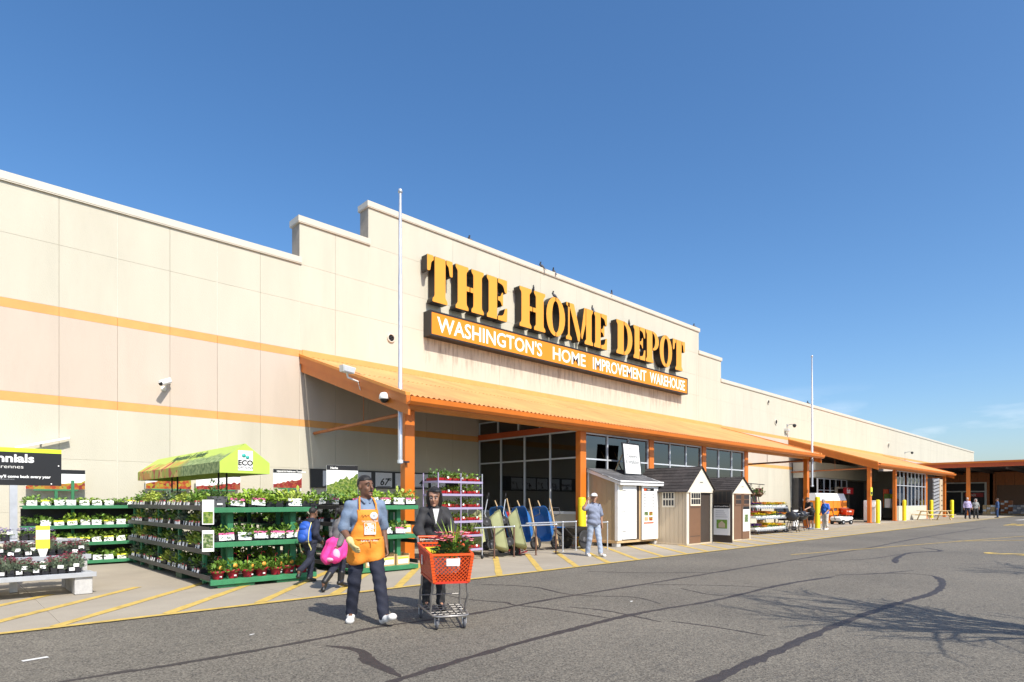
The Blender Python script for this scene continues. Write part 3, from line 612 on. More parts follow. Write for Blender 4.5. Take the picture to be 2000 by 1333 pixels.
# price boards on the shaded wall
PB = thing('price_board', 'long black board of handwritten price cards on the shaded wall', 'board', (8.7, D-.06, 1.95))
MB().box(0, 6.0, 0, .05, 0, .60).build('backing', 'board_black', PB)
for k, (x, tx, big) in enumerate(((.42,'34 50',1),(1.52,'Compost 99c',0),(2.35,'67 50',1),(3.15,'2 77',1),(3.9,'4 47',1),(4.7,'1 77',1))):
    w = .66
    MB().box(x, x+w, -.014, 0, .05, .55).build('card', 'pages', PB)
    lettering(tx.split()[0], .34 if big else .17, 'board_black', PB, (x+.33, -.018, .12 if big else .24), align='CENTER', bold=.006, shear=.25)
    lettering(tx.split()[1], .13 if big else .2, 'board_black', PB, (x+.55 if big else x+.33, -.018, .28 if big else .08), align='CENTER', bold=.004, shear=.25)
    MB().box(x+.06, x+w-.06, -.0175, -.014, .062, .085).build('price_rule', 'board_black', PB)
# ================================================================ plants: shared meshes
def tray_mesh(w, d, h, m, cells=2, name='tray'):
    mb = MB()
    for k in range(cells):
        x0 = -w/2 + w*k/cells + .004; x1 = -w/2 + w*(k+1)/cells - .004; t = .012
        mb.hexa([(x0+t,-d/2+t,0),(x1-t,-d/2+t,0),(x1-t,d/2-t,0),(x0+t,d/2-t,0),(x0,-d/2,h),(x1,-d/2,h),(x1,d/2,h),(x0,d/2,h)])
    mb.box(-w/2-.004, w/2+.004, -d/2-.004, d/2+.004, h*.28, h*.36)
    return mb.mesh(name, m)
def foliage_mesh(w, d, h, z, n, size, m, seed, accents=None, up=.6, stalk=0):
    rg = random.Random(seed); mb = MB(); k = max(1, int(round(w/.16))); j = max(1, int(round(d/.2)))
    for a in range(k):
        for b in range(j):
            c = (-w/2+w*(a+.5)/k+rg.uniform(-.02,.02), -d/2+d*(b+.5)/j+rg.uniform(-.02,.02), z)
            leaves(mb, n//(k*j), c, (w/k*.62, d/j*.62, h*rg.uniform(.75,1.2)), size, rg, up)
            if accents:
                for _ in range(accents[1]//(k*j)):
                    p = Vector((c[0]+rg.uniform(-.6,.6)*w/k, c[1]+rg.uniform(-.6,.6)*d/j, z+h*rg.uniform(.75,1.35))); s = accents[2]*rg.uniform(.7,1.3)
                    for q in range(3):
                        an = rg.uniform(0, 6.28); e = Vector((math.cos(an), math.sin(an), rg.uniform(-.3,.6)))*s; f = Vector((-math.sin(an), math.cos(an), rg.uniform(-.4,.4)))*s*.6
                        mb.add([p-e*.5, p+f, p+e*.5, p-f], [(0,1,2,3)], 1)
                    if stalk: mb.tube([(c[0]+(p.x-c[0])*.4, c[1]+(p.y-c[1])*.4, z), tuple(p)], .0025, 3, 0, False)
    return mb.mesh('foliage', [m, accents[0]] if accents else m)
def tag_mesh(w, h, two=None, stick=True, tilt=.02):
    mb = MB(); mb.box(-w/2, w/2, -.003, .003, 0, h, 0)
    if two: mb.box(-w/2-.001, w/2+.001, -.005, -.0025, h*.74, h+.002, 1)
    return mb.mesh('tag', ['tag_white', two or 'tag_white'])
class Kind:
    pass
def kind(pot, fols, tags, tagpos):
    k = Kind(); k.pot = pot; k.fols = fols; k.tags = tags; k.tp = tagpos; return k
SP = kind(tray_mesh(.34, .46, .085, 'tray_black', 2), [foliage_mesh(.38,.42,.20,.08,230,.075,m,s) for m, s in (('leaf_b',1),('leaf_a',2),('leaf_c',3),('leaf_b',4),('leaf_dark',14),('leaf_grey',15))], [tag_mesh(.09,.11,'tag_red'), tag_mesh(.08,.10,'tag_red'), tag_mesh(.07,.09), tag_mesh(.075,.10,'tag_yellow')], [(-.09,-.245,-.01),(.075,-.245,-.005)])
SB = kind(tray_mesh(.23, .40, .08, 'tray_black', 1), [foliage_mesh(.26,.46,.17,.07,150,.07,m,s) for m, s in (('leaf_a',5),('leaf_b',6),('leaf_a',7))], [tag_mesh(.19,.125), tag_mesh(.19,.125,'tag_yellow')], [(0,-.215,.005)])
SE = kind(tray_mesh(.32, .42, .12, 'tray_black', 2), [foliage_mesh(.36,.50,.23,.10,190,.09,m,s) for m, s in (('leaf_a',8),('leaf_c',9),('leaf_a',10))], [tag_mesh(.25,.13,'tag_pink'), tag_mesh(.25,.14)], [(.01,-.225,.035)])
SM = kind(SE.pot, [foliage_mesh(.36,.50,.22,.10,200,.075,m,s) for m, s in (('leaf_b',11),('leaf_b',12),('leaf_a',13))], SE.tags, SE.tp)
ORD = ['first','second','third','fourth','fifth','sixth','seventh','eighth','ninth','tenth','eleventh','twelfth','thirteenth','fourteenth']; cnt_ = {}
def plant(K, loc, rz, label, cat, group, rng, name='plant_tray', frm=None):
    n_ = cnt_.get(label, 0); cnt_[label] = n_+1
    if frm != '': label = '%s, %s from the %s' % (label, ORD[n_], frm or ('left' if rz == 0 else 'front'))
    assert len(label.split()) <= 16, label
    T = thing(name, label, cat, loc, rz + rng.uniform(-.05,.05), group)
    link('tray', K.pot, T); f = link('foliage', rng.choice(K.fols), T); s = rng.uniform(.6,1.1); f.scale = (rng.uniform(.9,1.1), 1, s); f.rotation_euler = (0, 0, rng.choice((0, math.pi)))
    tg = rng.choice(K.tags)
    for p in K.tp:
        if rng.random() < .14: continue
        o = link('tag', tg, T, (p[0]+rng.uniform(-.015,.015), p[1], p[2]+rng.uniform(-.01,.01))); o.rotation_euler = (R(rng.uniform(-14,-2)), R(rng.uniform(-5,5)), R(rng.uniform(-8,8)))
    return T
rp = random.Random(21)
# ---------------------------------------------------------------- timber racks
def rack(label, t0, t1, n0, n1, tiers, endtiers, wing=.56, loc=None, right=True):
    T = thing('plant_rack', label, 'rack', (t0, n0, 0)); W = t1-t0; L = n1-n0
    def b(nm, a, m='green_wood'): return MB().cbox(*a, .006).build(nm, m, T)
    for side in ((0, wing), (W-wing, W)) if right else ((0, wing),):
        for z in tiers:
            for k in range(4): b('plank', (side[0]+wing*k/4+.004, side[0]+wing*(k+1)/4-.004, wing+.02, L, z-.025, z), 'dark_green')
            xe = side[0]-.022 if side[0] == 0 else side[1]
            b('shelf_edge', (xe, xe+.02, .0 if z != endtiers[0] else 0.02, L, z-.075, z+.012), 'steel_dark')
        for y in [L*q for q in (.12, .37, .62, .87, .985)]:
            for x in (side[0]+.12, side[1]-.12): b('post', (x-.035, x+.035, y-.035, y+.035, .03, tiers[-1]-.026))
    for z in endtiers:
        for k in range(4): b('plank', (-.01, W+.01, wing*k/4+.004, wing*(k+1)/4-.004, z-.03, z))
        b('shelf_edge', (-.01, W+.01, -.024, .001, z-.085, z+.006))
    for x in (.38, W-.38):
        b('post', (x-.05, x+.05, .16, .26, endtiers[0]+.002, endtiers[-1]-.032)); b('post', (x-.05, x+.05, .44, .52, endtiers[0]+.002, endtiers[-1]-.032))
        b('bracket', (x-.05, x+.05, .262, .438, endtiers[-1]-.15, endtiers[-1]-.04))
    for (x0, x1) in ((.12, .75), (W-.75, W-.12)): b('skid', (x0, x1, .02, .5, .012, endtiers[0]-.09))
    for y in (L*.35, L*.7): b('skid', (.06, .5, y-.2, y+.2, .012, tiers[0]-.08), 'dark_green')
    return T
rack('green timber plant rack with the lime green awning, red pots along its front', 3.45, 5.35, 11.05, 17.0, (.22, .66, 1.06, 1.43), (.15, .80, 1.40))
tn = ['bottom', 'third', 'second', 'top']
for ti, z in enumerate((.22, .66, 1.06, 1.43)):
    for k in range(14):
        n = 11.85 + k*.37
        if ti == 3 and k < 0: continue
        plant(SP, (3.45+.26+rp.uniform(-.02,.02), n, z), R(-90), 'herb tray, %s shelf, left side of awning rack' % (['bottom','second lowest','second highest','top'][ti]), 'plant', 'herb trays on the %s left shelf of the awning rack' % ti, rp)
for ti, z in enumerate((.22, .66, 1.06, 1.43)):
    for k in range(6 if ti < 3 else 10):
        plant(SM, (5.35-.28, 12.0 + k*(.8 if ti < 3 else .48), z), R(90), 'leafy tray, right side of awning rack, %s level' % (['lowest','lower','upper','highest'][ti]), 'plant', 'plant trays on right shelf level %d of the awning rack' % ti, rp)
for k in range(5):
    plant(SE, (3.92+k*.34, 11.05+.28, 1.40), 0, 'bushy green seedlings on front top shelf of awning rack', 'plant', 'seedlings on the front top shelf of the awning rack', rp)
bp_ = thing('plant_pot', 'square dark plastic pot with dark shrub at top corner of awning rack', 'plant', (3.63, 11.28, 1.40))
MB().hexa([(-.10,-.10,0),(.10,-.10,0),(.10,.10,0),(-.10,.10,0),(-.135,-.135,.20),(.135,-.135,.20),(.135,.135,.20),(-.135,.135,.20)]).build('pot', 'grey_dark', bp_)
link('foliage', foliage_mesh(.27,.27,.28,.19,130,.06,'leaf_dark',44), bp_); link('tag', tag_mesh(.09,.03), bp_, (0,-.128,.05))
for k in range(6):
    plant(SM, (3.72+k*.30, 11.05+.28, .80), 0, 'feathery seedlings on front middle shelf of awning rack', 'plant', 'seedlings on the front middle shelf of the awning rack', rp)
def red_pot(loc, label, group, sc=1):
    T = thing('hanging_pot', label, 'plant', loc, rp.uniform(0, .6), group); T.scale = (sc, sc, sc)
    MB().lathe([(.085,0),(.105,.11),(.125,.12),(.13,.155),(.115,.155),(.11,.13),(0,.125)], (0,0,0), 18).build('pot', 'pot_red', T)
    link('foliage', foliage_mesh(.29,.29,.19,.14,140,.085,'leaf_b',rp.randint(1,99)), T)
    pts = [(0,0,.14),(0,0,.34),(.0,0,.40)] + [(.035-.035*math.cos(a), 0, .40+.035*math.sin(a)) for a in (.7,1.5,2.3,3.1)]
    MB().tube(pts, .005, 6).build('hanger', 'tag_red', T)
    o = MB().lathe([(0,-.004),(.038,-.003),(.038,.003),(0,.004)], (0,-.13,.22), 12, 0, 'y').build('round_tag', 'petal_orange', T)
    o = MB().box(-.02,.02,-.128,-.124,.04,.065).build('sticker', 'tag_white', T)
for k in range(7): red_pot((3.62+k*.255, 11.05+.17+.03*(k % 2), .152), 'red hanging pot at the foot of the awning rack, %s from the left' % ORD[k], 'red pots along the foot of the awning rack', .92+.1*((k*3) % 2))
for k in range(2):
    s = thing('info_holder', ['white leaflet holder hung on the corner of the awning rack', 'green printed card hung on the top corner of awning rack'][k], 'leaflet holder', (3.40, 11.02, (.66, 1.12)[k]), R(-20))
    MB().box(-.09, .09, -.02, .02, 0, (.36, .42)[k]).build('holder', ('white', 'tag_white')[k], s)
    MB().box(-.075, .075, -.026, -.021, .02 if k else .06, .22 if k else .30).build('leaflet', ('print_herbs2', 'print_herbs')[k], s)
# lime awning
A = thing('awning', 'lime green printed awning on black posts above the plant rack', 'awning', (4.10, 11.25, 0))
for y in (.9, 1.35, 4.1, 4.55): MB().tube([(-.02,y,1.44),(-.02,y,2.3)], .018, 8).build('post', 'black', A)
aw = .44; L_a = 5.85
N, L, P = nodes_of('awning_print'); tc = N.new('ShaderNodeTexCoord'); sp = N.new('ShaderNodeSeparateXYZ'); L(tc.outputs['Object'], sp.inputs[0])
v = N.new('ShaderNodeTexVoronoi'); v.inputs['Scale'].default_value = 5.5; L(tc.outputs['Object'], v.inputs['Vector']); sc_ = N.new('ShaderNodeSeparateColor'); L(v.outputs['Color'], sc_.inputs[0])
r = N.new('ShaderNodeValToRGB'); r.color_ramp.interpolation = 'CONSTANT'
for i, c in enumerate([(.42,.07,.04),(.55,.28,.05),(.35,.38,.05),(.60,.45,.12),(.22,.10,.05)]):
    e = r.color_ramp.elements[i] if i < 2 else r.color_ramp.elements.new(.5); e.position = i/5; e.color = (*c, 1)
L(sc_.outputs[0], r.inputs[0])
v2 = N.new('ShaderNodeTexNoise'); v2.inputs['Scale'].default_value = 14; v2.inputs['Detail'].default_value = 6; L(tc.outputs['Object'], v2.inputs['Vector']); rg_ = ramp(N, .35, .7, (.06,.14,.03,1), (.42,.52,.22,1)); L(v2.outputs['Fac'], rg_.inputs[0])
my = N.new('ShaderNodeMapRange'); my.inputs['From Min'].default_value = 2.6; my.inputs['From Max'].default_value = 2.2; L(sp.outputs['Y'], my.inputs['Value'])
mA = N.new('ShaderNodeMix'); mA.data_type = 'RGBA'; L(my.outputs[0], mA.inputs['Factor']); L(r.outputs[0], mA.inputs['A']); L(rg_.outputs[0], mA.inputs['B'])
ne = noise(N, L, tc.outputs['Object'], 3, 5); ad = N.new('ShaderNodeMath'); ad.operation = 'MULTIPLY_ADD'; ad.inputs[1].default_value = -.22; L(ne.outputs['Fac'], ad.inputs[0]); L(sp.outputs['Z'], ad.inputs[2])
mz = ramp(N, 0, 1); mz2 = N.new('ShaderNodeMapRange'); mz2.inputs['From Min'].default_value = 2.24; mz2.inputs['From Max'].default_value = 2.29; L(ad.outputs[0], mz2.inputs['Value'])
mB = N.new('ShaderNodeMix'); mB.data_type = 'RGBA'; mB.inputs['B'].default_value = (.46,.60,.11,1); L(mz2.outputs[0], mB.inputs['Factor']); L(mA.outputs['Result'], mB.inputs['A'])
L(mB.outputs['Result'], P.inputs['Base Color']); P.inputs['Roughness'].default_value = .6
mat('awning_lime', (.44, .62, .08), .6, .06, 4)
def sheet(pts_a, pts_b, n, sag=.0):
    mb = MB()
    for k in range(n):
        for (p, q) in ((k/n, (k+1)/n),):
            a0 = Vector(pts_a[0]).lerp(Vector(pts_a[1]), p); a1 = Vector(pts_a[0]).lerp(Vector(pts_a[1]), q); b0 = Vector(pts_b[0]).lerp(Vector(pts_b[1]), p); b1 = Vector(pts_b[0]).lerp(Vector(pts_b[1]), q)
            for g in range(4):
                f0, f1 = g/4, (g+1)/4
                def pt(a, b, f, w): 
                    z = -sag*(math.sin(math.pi*f)*(.6+.4*math.sin(w*9)))
                    v = a.lerp(b, f); return (v.x, v.y, v.z+z)
                mb.add([pt(a0,b0,f0,p), pt(a1,b1,f0,q), pt(a1,b1,f1,q), pt(a0,b0,f1,p)], [(0,1,2,3)], 0, True)
    return mb
zt, ze_, zb_ = 2.56, 2.22, 2.02
sheet([(-aw,0,ze_),(-aw,L_a,ze_)], [(0,.03,zt),(0,L_a,zt)], 16, .012).build('roof_cloth', 'awning_print', A)
sheet([(aw,0,ze_),(aw,L_a,ze_)], [(0,.03,zt),(0,L_a,zt)], 16, .012).build('roof_cloth', 'awning_lime', A)
sheet([(-aw,0,zb_),(-aw,L_a,zb_)], [(-aw,0,ze_),(-aw,L_a,ze_)], 12, 0).build('valance', 'awning_print', A)
sheet([(aw,0,zb_),(aw,L_a,zb_)], [(aw,0,ze_),(aw,L_a,ze_)], 12, 0).build('valance', 'awning_lime', A)
for y in (0, L_a): MB().add([(-aw,y,zb_),(aw,y,zb_),(aw,y,ze_),(0,y,zt),(-aw,y,ze_)], [(0,1,2,3,4)]).build('gable_cloth', 'awning_lime', A)
EP = MB().box(-.13, .13, -.008, -.002, 2.07, 2.43).build('logo_patch', 'white', A)
lettering('ECO', .13, 'board_black', A, (0, -.012, 2.165), align='CENTER', bold=.004); lettering('OPTIONS', .062, 'grey_dark', A, (0, -.012, 2.10), align='CENTER')
mat('teal', (.05, .45, .38), .5)
for (x, z, r_) in ((-.03, 2.34, .036), (.035, 2.31, .034)): MB().lathe([(0,-.004),(r_,-.003),(r_,.0)], (x,-.009,z), 12, 0, 'y').build('logo_tree', 'teal', A)
sl_ = math.atan2(zt-ze_, aw)
me = text_mesh('Vegetables & Herbs', .30, .001, .95, 'CENTER', .004); me.materials.clear(); me.materials.append(MT['dark_green'])
o = link('lettering', me, A); o.matrix_local = Matrix.Translation((-.135, 2.85, ze_+(aw-.135)/aw*(zt-ze_)+.002)) @ Matrix.Rotation(R(-90), 4, 'Z') @ Matrix.Rotation(sl_, 4, 'X') @ Matrix.Translation((0,-.08,0))
# ---------------------------------------------------------------- wall rack, left
rackB = thing('wall_rack', 'low green shelf rack of seedlings standing against the cream wall at left', 'rack', (1.45, 17.15, 0))
for z in (.12, .55, .95, 1.41):
    for k in range(4): MB().cbox(0, 2.55, k*.15+.004, k*.15+.146, z-.03, z, .005).build('plank', 'green_wood', rackB)
    MB().cbox(0, 2.55, -.025, .002, z-.07, z+.01, .005).build('shelf_edge', 'green_wood', rackB)
for x in (.95, 2.3): MB().cbox(x-.03, x+.03, .25, .32, 0.01, 2.0 if x < 1 else 1.38, .005).build('post', 'green_wood', rackB)
MB().box(.02, 2.5, .60, .62, .05, 1.35).build('back_piece', 'black', rackB)  # black sheet standing in for the shadow the shelves cast behind them
for ti, z in enumerate((.12, .55, .95, 1.41)):
    for k in range(9): plant(SB, (1.62+k*.243, 17.15+.23, z), 0, 'seedling tray, %s shelf of rack against cream wall' % (['bottom','second lowest','second highest','top'][ti]), 'plant', 'seedling trays on wall rack shelf %d' % ti, rp)
# ---------------------------------------------------------------- right rack behind the man
rack('green timber plant rack standing behind the man in the orange apron', 6.15, 7.78, 11.15, 16.6, (.22, .66, 1.06, 1.42), (.12, .79, 1.42))
for ti, z in enumerate((.66, 1.06, 1.42)):
    for k in range(7): plant(SP if ti < 2 else SM, (6.42, 11.9+k*.6, z), R(-90), 'herb tray on %s left shelf behind the apron man' % (['lowest','middle','top'][ti]), 'plant', 'herb trays on the rack behind the apron man level %d' % ti, rp)
for k in range(5):
    plant(SE, (6.36+k*.32, 11.42, 1.42), 0, 'bright seedlings on front top shelf behind the apron man', 'plant', 'seedlings on front top shelf behind apron man', rp)
for k in range(4):
    plant(SM, (6.36+k*.33, 11.42, .79), 0, 'leafy seedlings on front middle shelf behind the apron man', 'plant', 'seedlings on front middle shelf behind apron man', rp)
def crate(loc, rz, label):
    T = thing('wooden_crate', label, 'crate', loc, rz, 'small wooden crates on the rack behind the apron man')
    for (a, nm) in (((-.16,.16,-.13,-.118,.0,.2),'front_board'),((-.16,.16,.118,.13,0,.26),'back_piece'),((-.17,-.155,-.13,.13,0,.24),'side_board'),((.155,.17,-.13,.13,0,.24),'side_board'),((-.155,.155,-.118,.118,.0,.015),'bottom_board')): MB().box(*a).build(nm, 'crate_wood', T)
    MB().box(-.13,.13,-.137,-.131,.03,.17).build('label_card', 'tag_white', T); MB().box(-.13,.13,-.139,-.1375,.13,.17).build('label_strip', 'tag_yellow', T)
    link('foliage', foliage_mesh(.28,.22,.08,.10,50,.05,'leaf_dark',rp.randint(1,99)), T)
for k in range(3): crate((6.72+k*.38, 11.40, .122), rp.uniform(-.1,.1), ['small wooden crate on lowest shelf, nearest the man in the apron','small wooden crate with yellow topped label, middle of three','small wooden crate with yellow topped label, nearest the woman'][k])
crate((7.62, 11.52, .80), .2, 'wooden crate standing on the right end of the middle shelf')
# ---------------------------------------------------------------- picture signs on posts
def post_sign(t, n, w, z0, z1, label, head, pic, post='green_wood', headh=.11, pich=.5, rz=0, zb=0.01, tcol='white', pz=None):
    T = thing('plant_sign', label, 'sign', (t, n, 0), rz)
    MB().box(-w/2, w/2, -.012, .012, z0, z1).build('board', 'white', T)
    MB().box(-w/2+.002, w/2-.002, -.016, -.0125, z1-headh, z1-.002).build('header', 'board_black', T)
    mb = MB(); rg = random.Random(int(t*100)); x = -w/2+.004; pts = [(x, z0+.004)]; h = (z1-z0-headh)*pich; nseg = 14
    pts = [(-w/2+.004, z0+.004), (w/2-.004, z0+.004)] + [(w/2-.004-(w-.008)*k/nseg, z0+.02+h*(.35+.65*(1-k/nseg))*rg.uniform(.65,1)) for k in range(nseg+1)]
    mb.prism(pts, -.0155, -.0125, 'xz').build('picture', pic, T)
    lettering(head, headh*.62, tcol, T, (-w/2+.10, -.0175, z1-headh*.78), bold=.003)
    MB().box(-w/2+.15, w/2-.15, -.03, .03, z0-.035, z0).build('sign_rail', post, T)
    MB().box(-.03, .03, -.025, .025, zb, z0-.035).build('post', post, T)
post_sign(2.17, 18.15, 1.16, 1.80, 2.28, 'white sign headed Just for Kids with vegetable picture by the wall', 'Just for Kids', 'print_peppers', headh=.1, pich=.55)
post_sign(4.60, 18.1, 1.10, 1.84, 2.32, 'produce picture sign under the left of the lime awning', 'Peppers', 'print_peppers', pich=1.1)
post_sign(5.86, 18.1, 1.18, 1.84, 2.32, 'white tomato picture sign under the right of the lime awning', 'Tomatoes', 'print_tomato', pich=.6)
post_sign(7.55, 17.4, .82, 1.90, 2.45, 'white sign with dark red tomatoes right of the lime awning', 'Hybrid & Heirloom Tomatoes', 'print_tomato', pich=.7, rz=R(-8))
post_sign(8.02, 15.0, .85, 1.70, 2.48, 'sign full of green herbs behind the head of the apron man', 'Herbs', 'print_herbs', pich=1.0, headh=.13, rz=R(-12))
post_sign(7.75, 17.5, .5, 1.75, 2.1, 'small white sign partly hidden left of the price board', 'Herbs', 'print_herbs', pich=.2)
# ---------------------------------------------------------------- perennials sign and bench
S = thing('perennials_sign', 'black sign with lime top strip and white words, cut by the left edge', 'sign', (.98, 12.95, 0))
MB().box(-.70, .64, -.03, .03, 1.78, 2.40).build('board', 'board_black', S); MB().box(-.70, .64, -.034, .034, 2.33, 2.40).build('top_strip', 'lime', S)
MB().box(-.05, .05, -.05, .05, .01, 1.78).build('post', 'galv', S)
lettering('Perennials', .19, 'white', S, (-.62, -.034, 2.165), width=.88, bold=.006); lettering('Plantes pérennes', .085, 'offwhite', S, (-.62, -.034, 2.06), width=.74)
lettering("Plant once and they'll come back every year", .062, 'white', S, (-.64, -.034, 1.905), width=1.13, bold=.002); lettering('Plantez-les une fois et elles reviendront', .03, 'grey', S, (-.64, -.034, 1.87), width=.65)
for (x, z) in ((.60, 2.12), (.50, 1.81)): MB().lathe([(0,-.003),(.011,0)], (x,-.033,z), 8, 0, 'y').build('bolt', 'white', S)
BN = thing('plant_bench', 'galvanised two step plant bench resting on grey concrete blocks at left', 'bench', (0, 11.85, 0))
for (y0, y1, z) in ((.0, .44, .36), (.46, .92, .62)):
    for k in range(3): MB().cbox(-3, 1.93, y0+(y1-y0)*k/3+.01, y0+(y1-y0)*(k+1)/3-.01, z-.012, z, .003).build('slat', 'galv', BN)
    MB().cbox(-3, 1.95, y0-.02, y0+.003, z-.07, z+.008, .004).build('front_rail', 'galv', BN)
MB().cbox(-3, 1.9, .95, 1.45, .83, .86, .004).build('upper_shelf', 'galv', BN)
for x in (-2.4, -.9, .35, 1.66):
    for q, (y0, zt_) in enumerate(((.02, .285), (.48, .545), (.97, .82))):
        nz_ = 1 if q == 0 else (2 if q == 1 else 3); h = zt_/nz_
        for j in range(nz_): MB().cbox(x, x+.24, y0, y0+.40, .012+j*h, .012+(j+1)*h-.004, .008).build('concrete_block', 'cinder', BN)
FL = {'d': [foliage_mesh(.23,.38,.17,.09,130,.07,'leaf_grey',s,('petal_maroon',90,.026),1.2,1) for s in (51,52,53)], 'l': [foliage_mesh(.24,.4,.16,.09,90,.06,'leaf_b',s,('petal_lilac',60,.035),.8) for s in (61,62)]}
PT = tray_mesh(.20, .36, .105, 'tray_black', 2)
bk = kind(PT, FL['d'], [tag_mesh(.075,.05)], [(-.05,-.187,.04),(.03,-.19,.1)]); bl = kind(PT, FL['l'], [tag_mesh(.07,.05)], [(0,-.19,.1)])
for k in range(12): plant(bk, (1.66-k*.212, 12.08, .36), 0, 'black tray of dianthus buds on the lower bench step', 'plant', 'dianthus trays on the lower bench step', rp, frm='right')
for k in range(12): plant(bk, (1.80-k*.212, 12.55, .62), 0, 'black tray of maroon dianthus on the upper bench step', 'plant', 'dianthus trays on the upper bench step', rp, frm='right')
for k in range(8): plant(bl, (1.42-k*.25, 13.08, .86), 0, 'tray of lilac flowers at the back of the bench', 'plant', 'lilac flower trays at the back of the bench', rp, frm='right')
pc = thing('price_card', 'yellow and white price card standing in the plant bench trays', 'card', (1.30, 12.30, .62), R(-8))
MB().box(-.09,.09,-.004,.004,.13,.50).build('card', 'tag_yellow', pc); MB().box(-.088,.088,-.007,-.0045,.28,.43).build('print', 'tag_white', pc); MB().hexa([(-.03,-.003,-.02),(.03,-.003,-.02),(.03,.003,-.02),(-.03,.003,-.02),(-.07,-.003,.13),(.07,-.003,.13),(.07,.003,.13),(-.07,.003,.13)]).build('holder', 'offwhite', pc)
# white fluorescent arm lamp on the wall behind the black sign
LA = thing('wall_lamp', 'white strip lamp on an arm above the Just for Kids sign', 'lamp', (2.3, D, 2.95))
MB().hexa([(-.9,-.25,-.22),(.15,-.20,.10),(.15,-.08,.10),(-.9,-.13,-.22),(-.9,-.25,-.16),(.15,-.20,.14),(.15,-.08,.14),(-.9,-.13,-.16)]).build('housing', 'white', LA); MB().tube([(-.4,0,-.1),(-.4,-.15,-.05)], .02, 8).build('arm', 'grey', LA)
# ---------------------------------------------------------------- lavender rolling rack
LR = thing('plant_trolley', 'tall lavender metal trolley of red plant trays behind the woman', 'trolley', (8.95, 11.95, 0))
Wt, Dt = 1.42, .62
for x in (0, Wt*.5, Wt):
    for y in (0, Dt): 
        if x == Wt*.5 and y == Dt: continue
        MB().tube([(x,y,.1),(x,y,2.22)], .017, 6).build('upright', 'lavender' if x < Wt else 'galv', LR)
        MB().lathe([(.0,-.02),(.045,-.02),(.05,0),(.045,.02),(0,.02)], (x,y,.06), 10, 0, 'x').build('caster', 'rubber', LR)
for q, z in enumerate((.30, .66, 1.02, 1.36, 1.70, 2.02)):
    MB().box(-.01, Wt+.01, -.018, .0, z-.055, z).build('shelf_edge', 'lavender', LR)
    for k in range(9): MB().box(0, Wt, .02+k*.07, .03+k*.07, z-.01, z).build('wire', 'lavender', LR)
    MB().box(-.012, .008, 0, Dt, z-.05, z).build('side_edge', 'lavender', LR); MB().box(Wt-.008, Wt+.012, 0, Dt, z-.05, z).build('side_edge', 'lavender', LR)
RT = kind(tray_mesh(.42, .52, .075, 'tray_red', 2), [foliage_mesh(.44,.54,.19,.06,190,.075,m,s) for m, s in (('leaf_b',71),('leaf_dark',72),('leaf_b',73))], [tag_mesh(.05,.05)], [(.1,-.27,.05)])
for q, z in enumerate((.30, .66, 1.02, 1.36, 1.70, 2.02)):
    for k in range(3): plant(RT, (9.20+k*.46, 12.25, z), 0, 'red plant tray on the %s lavender trolley shelf' % (['lowest','second lowest','third lowest','third highest','second highest','highest'][q]), 'plant', 'red plant trays on trolley shelf %d' % q, rp)
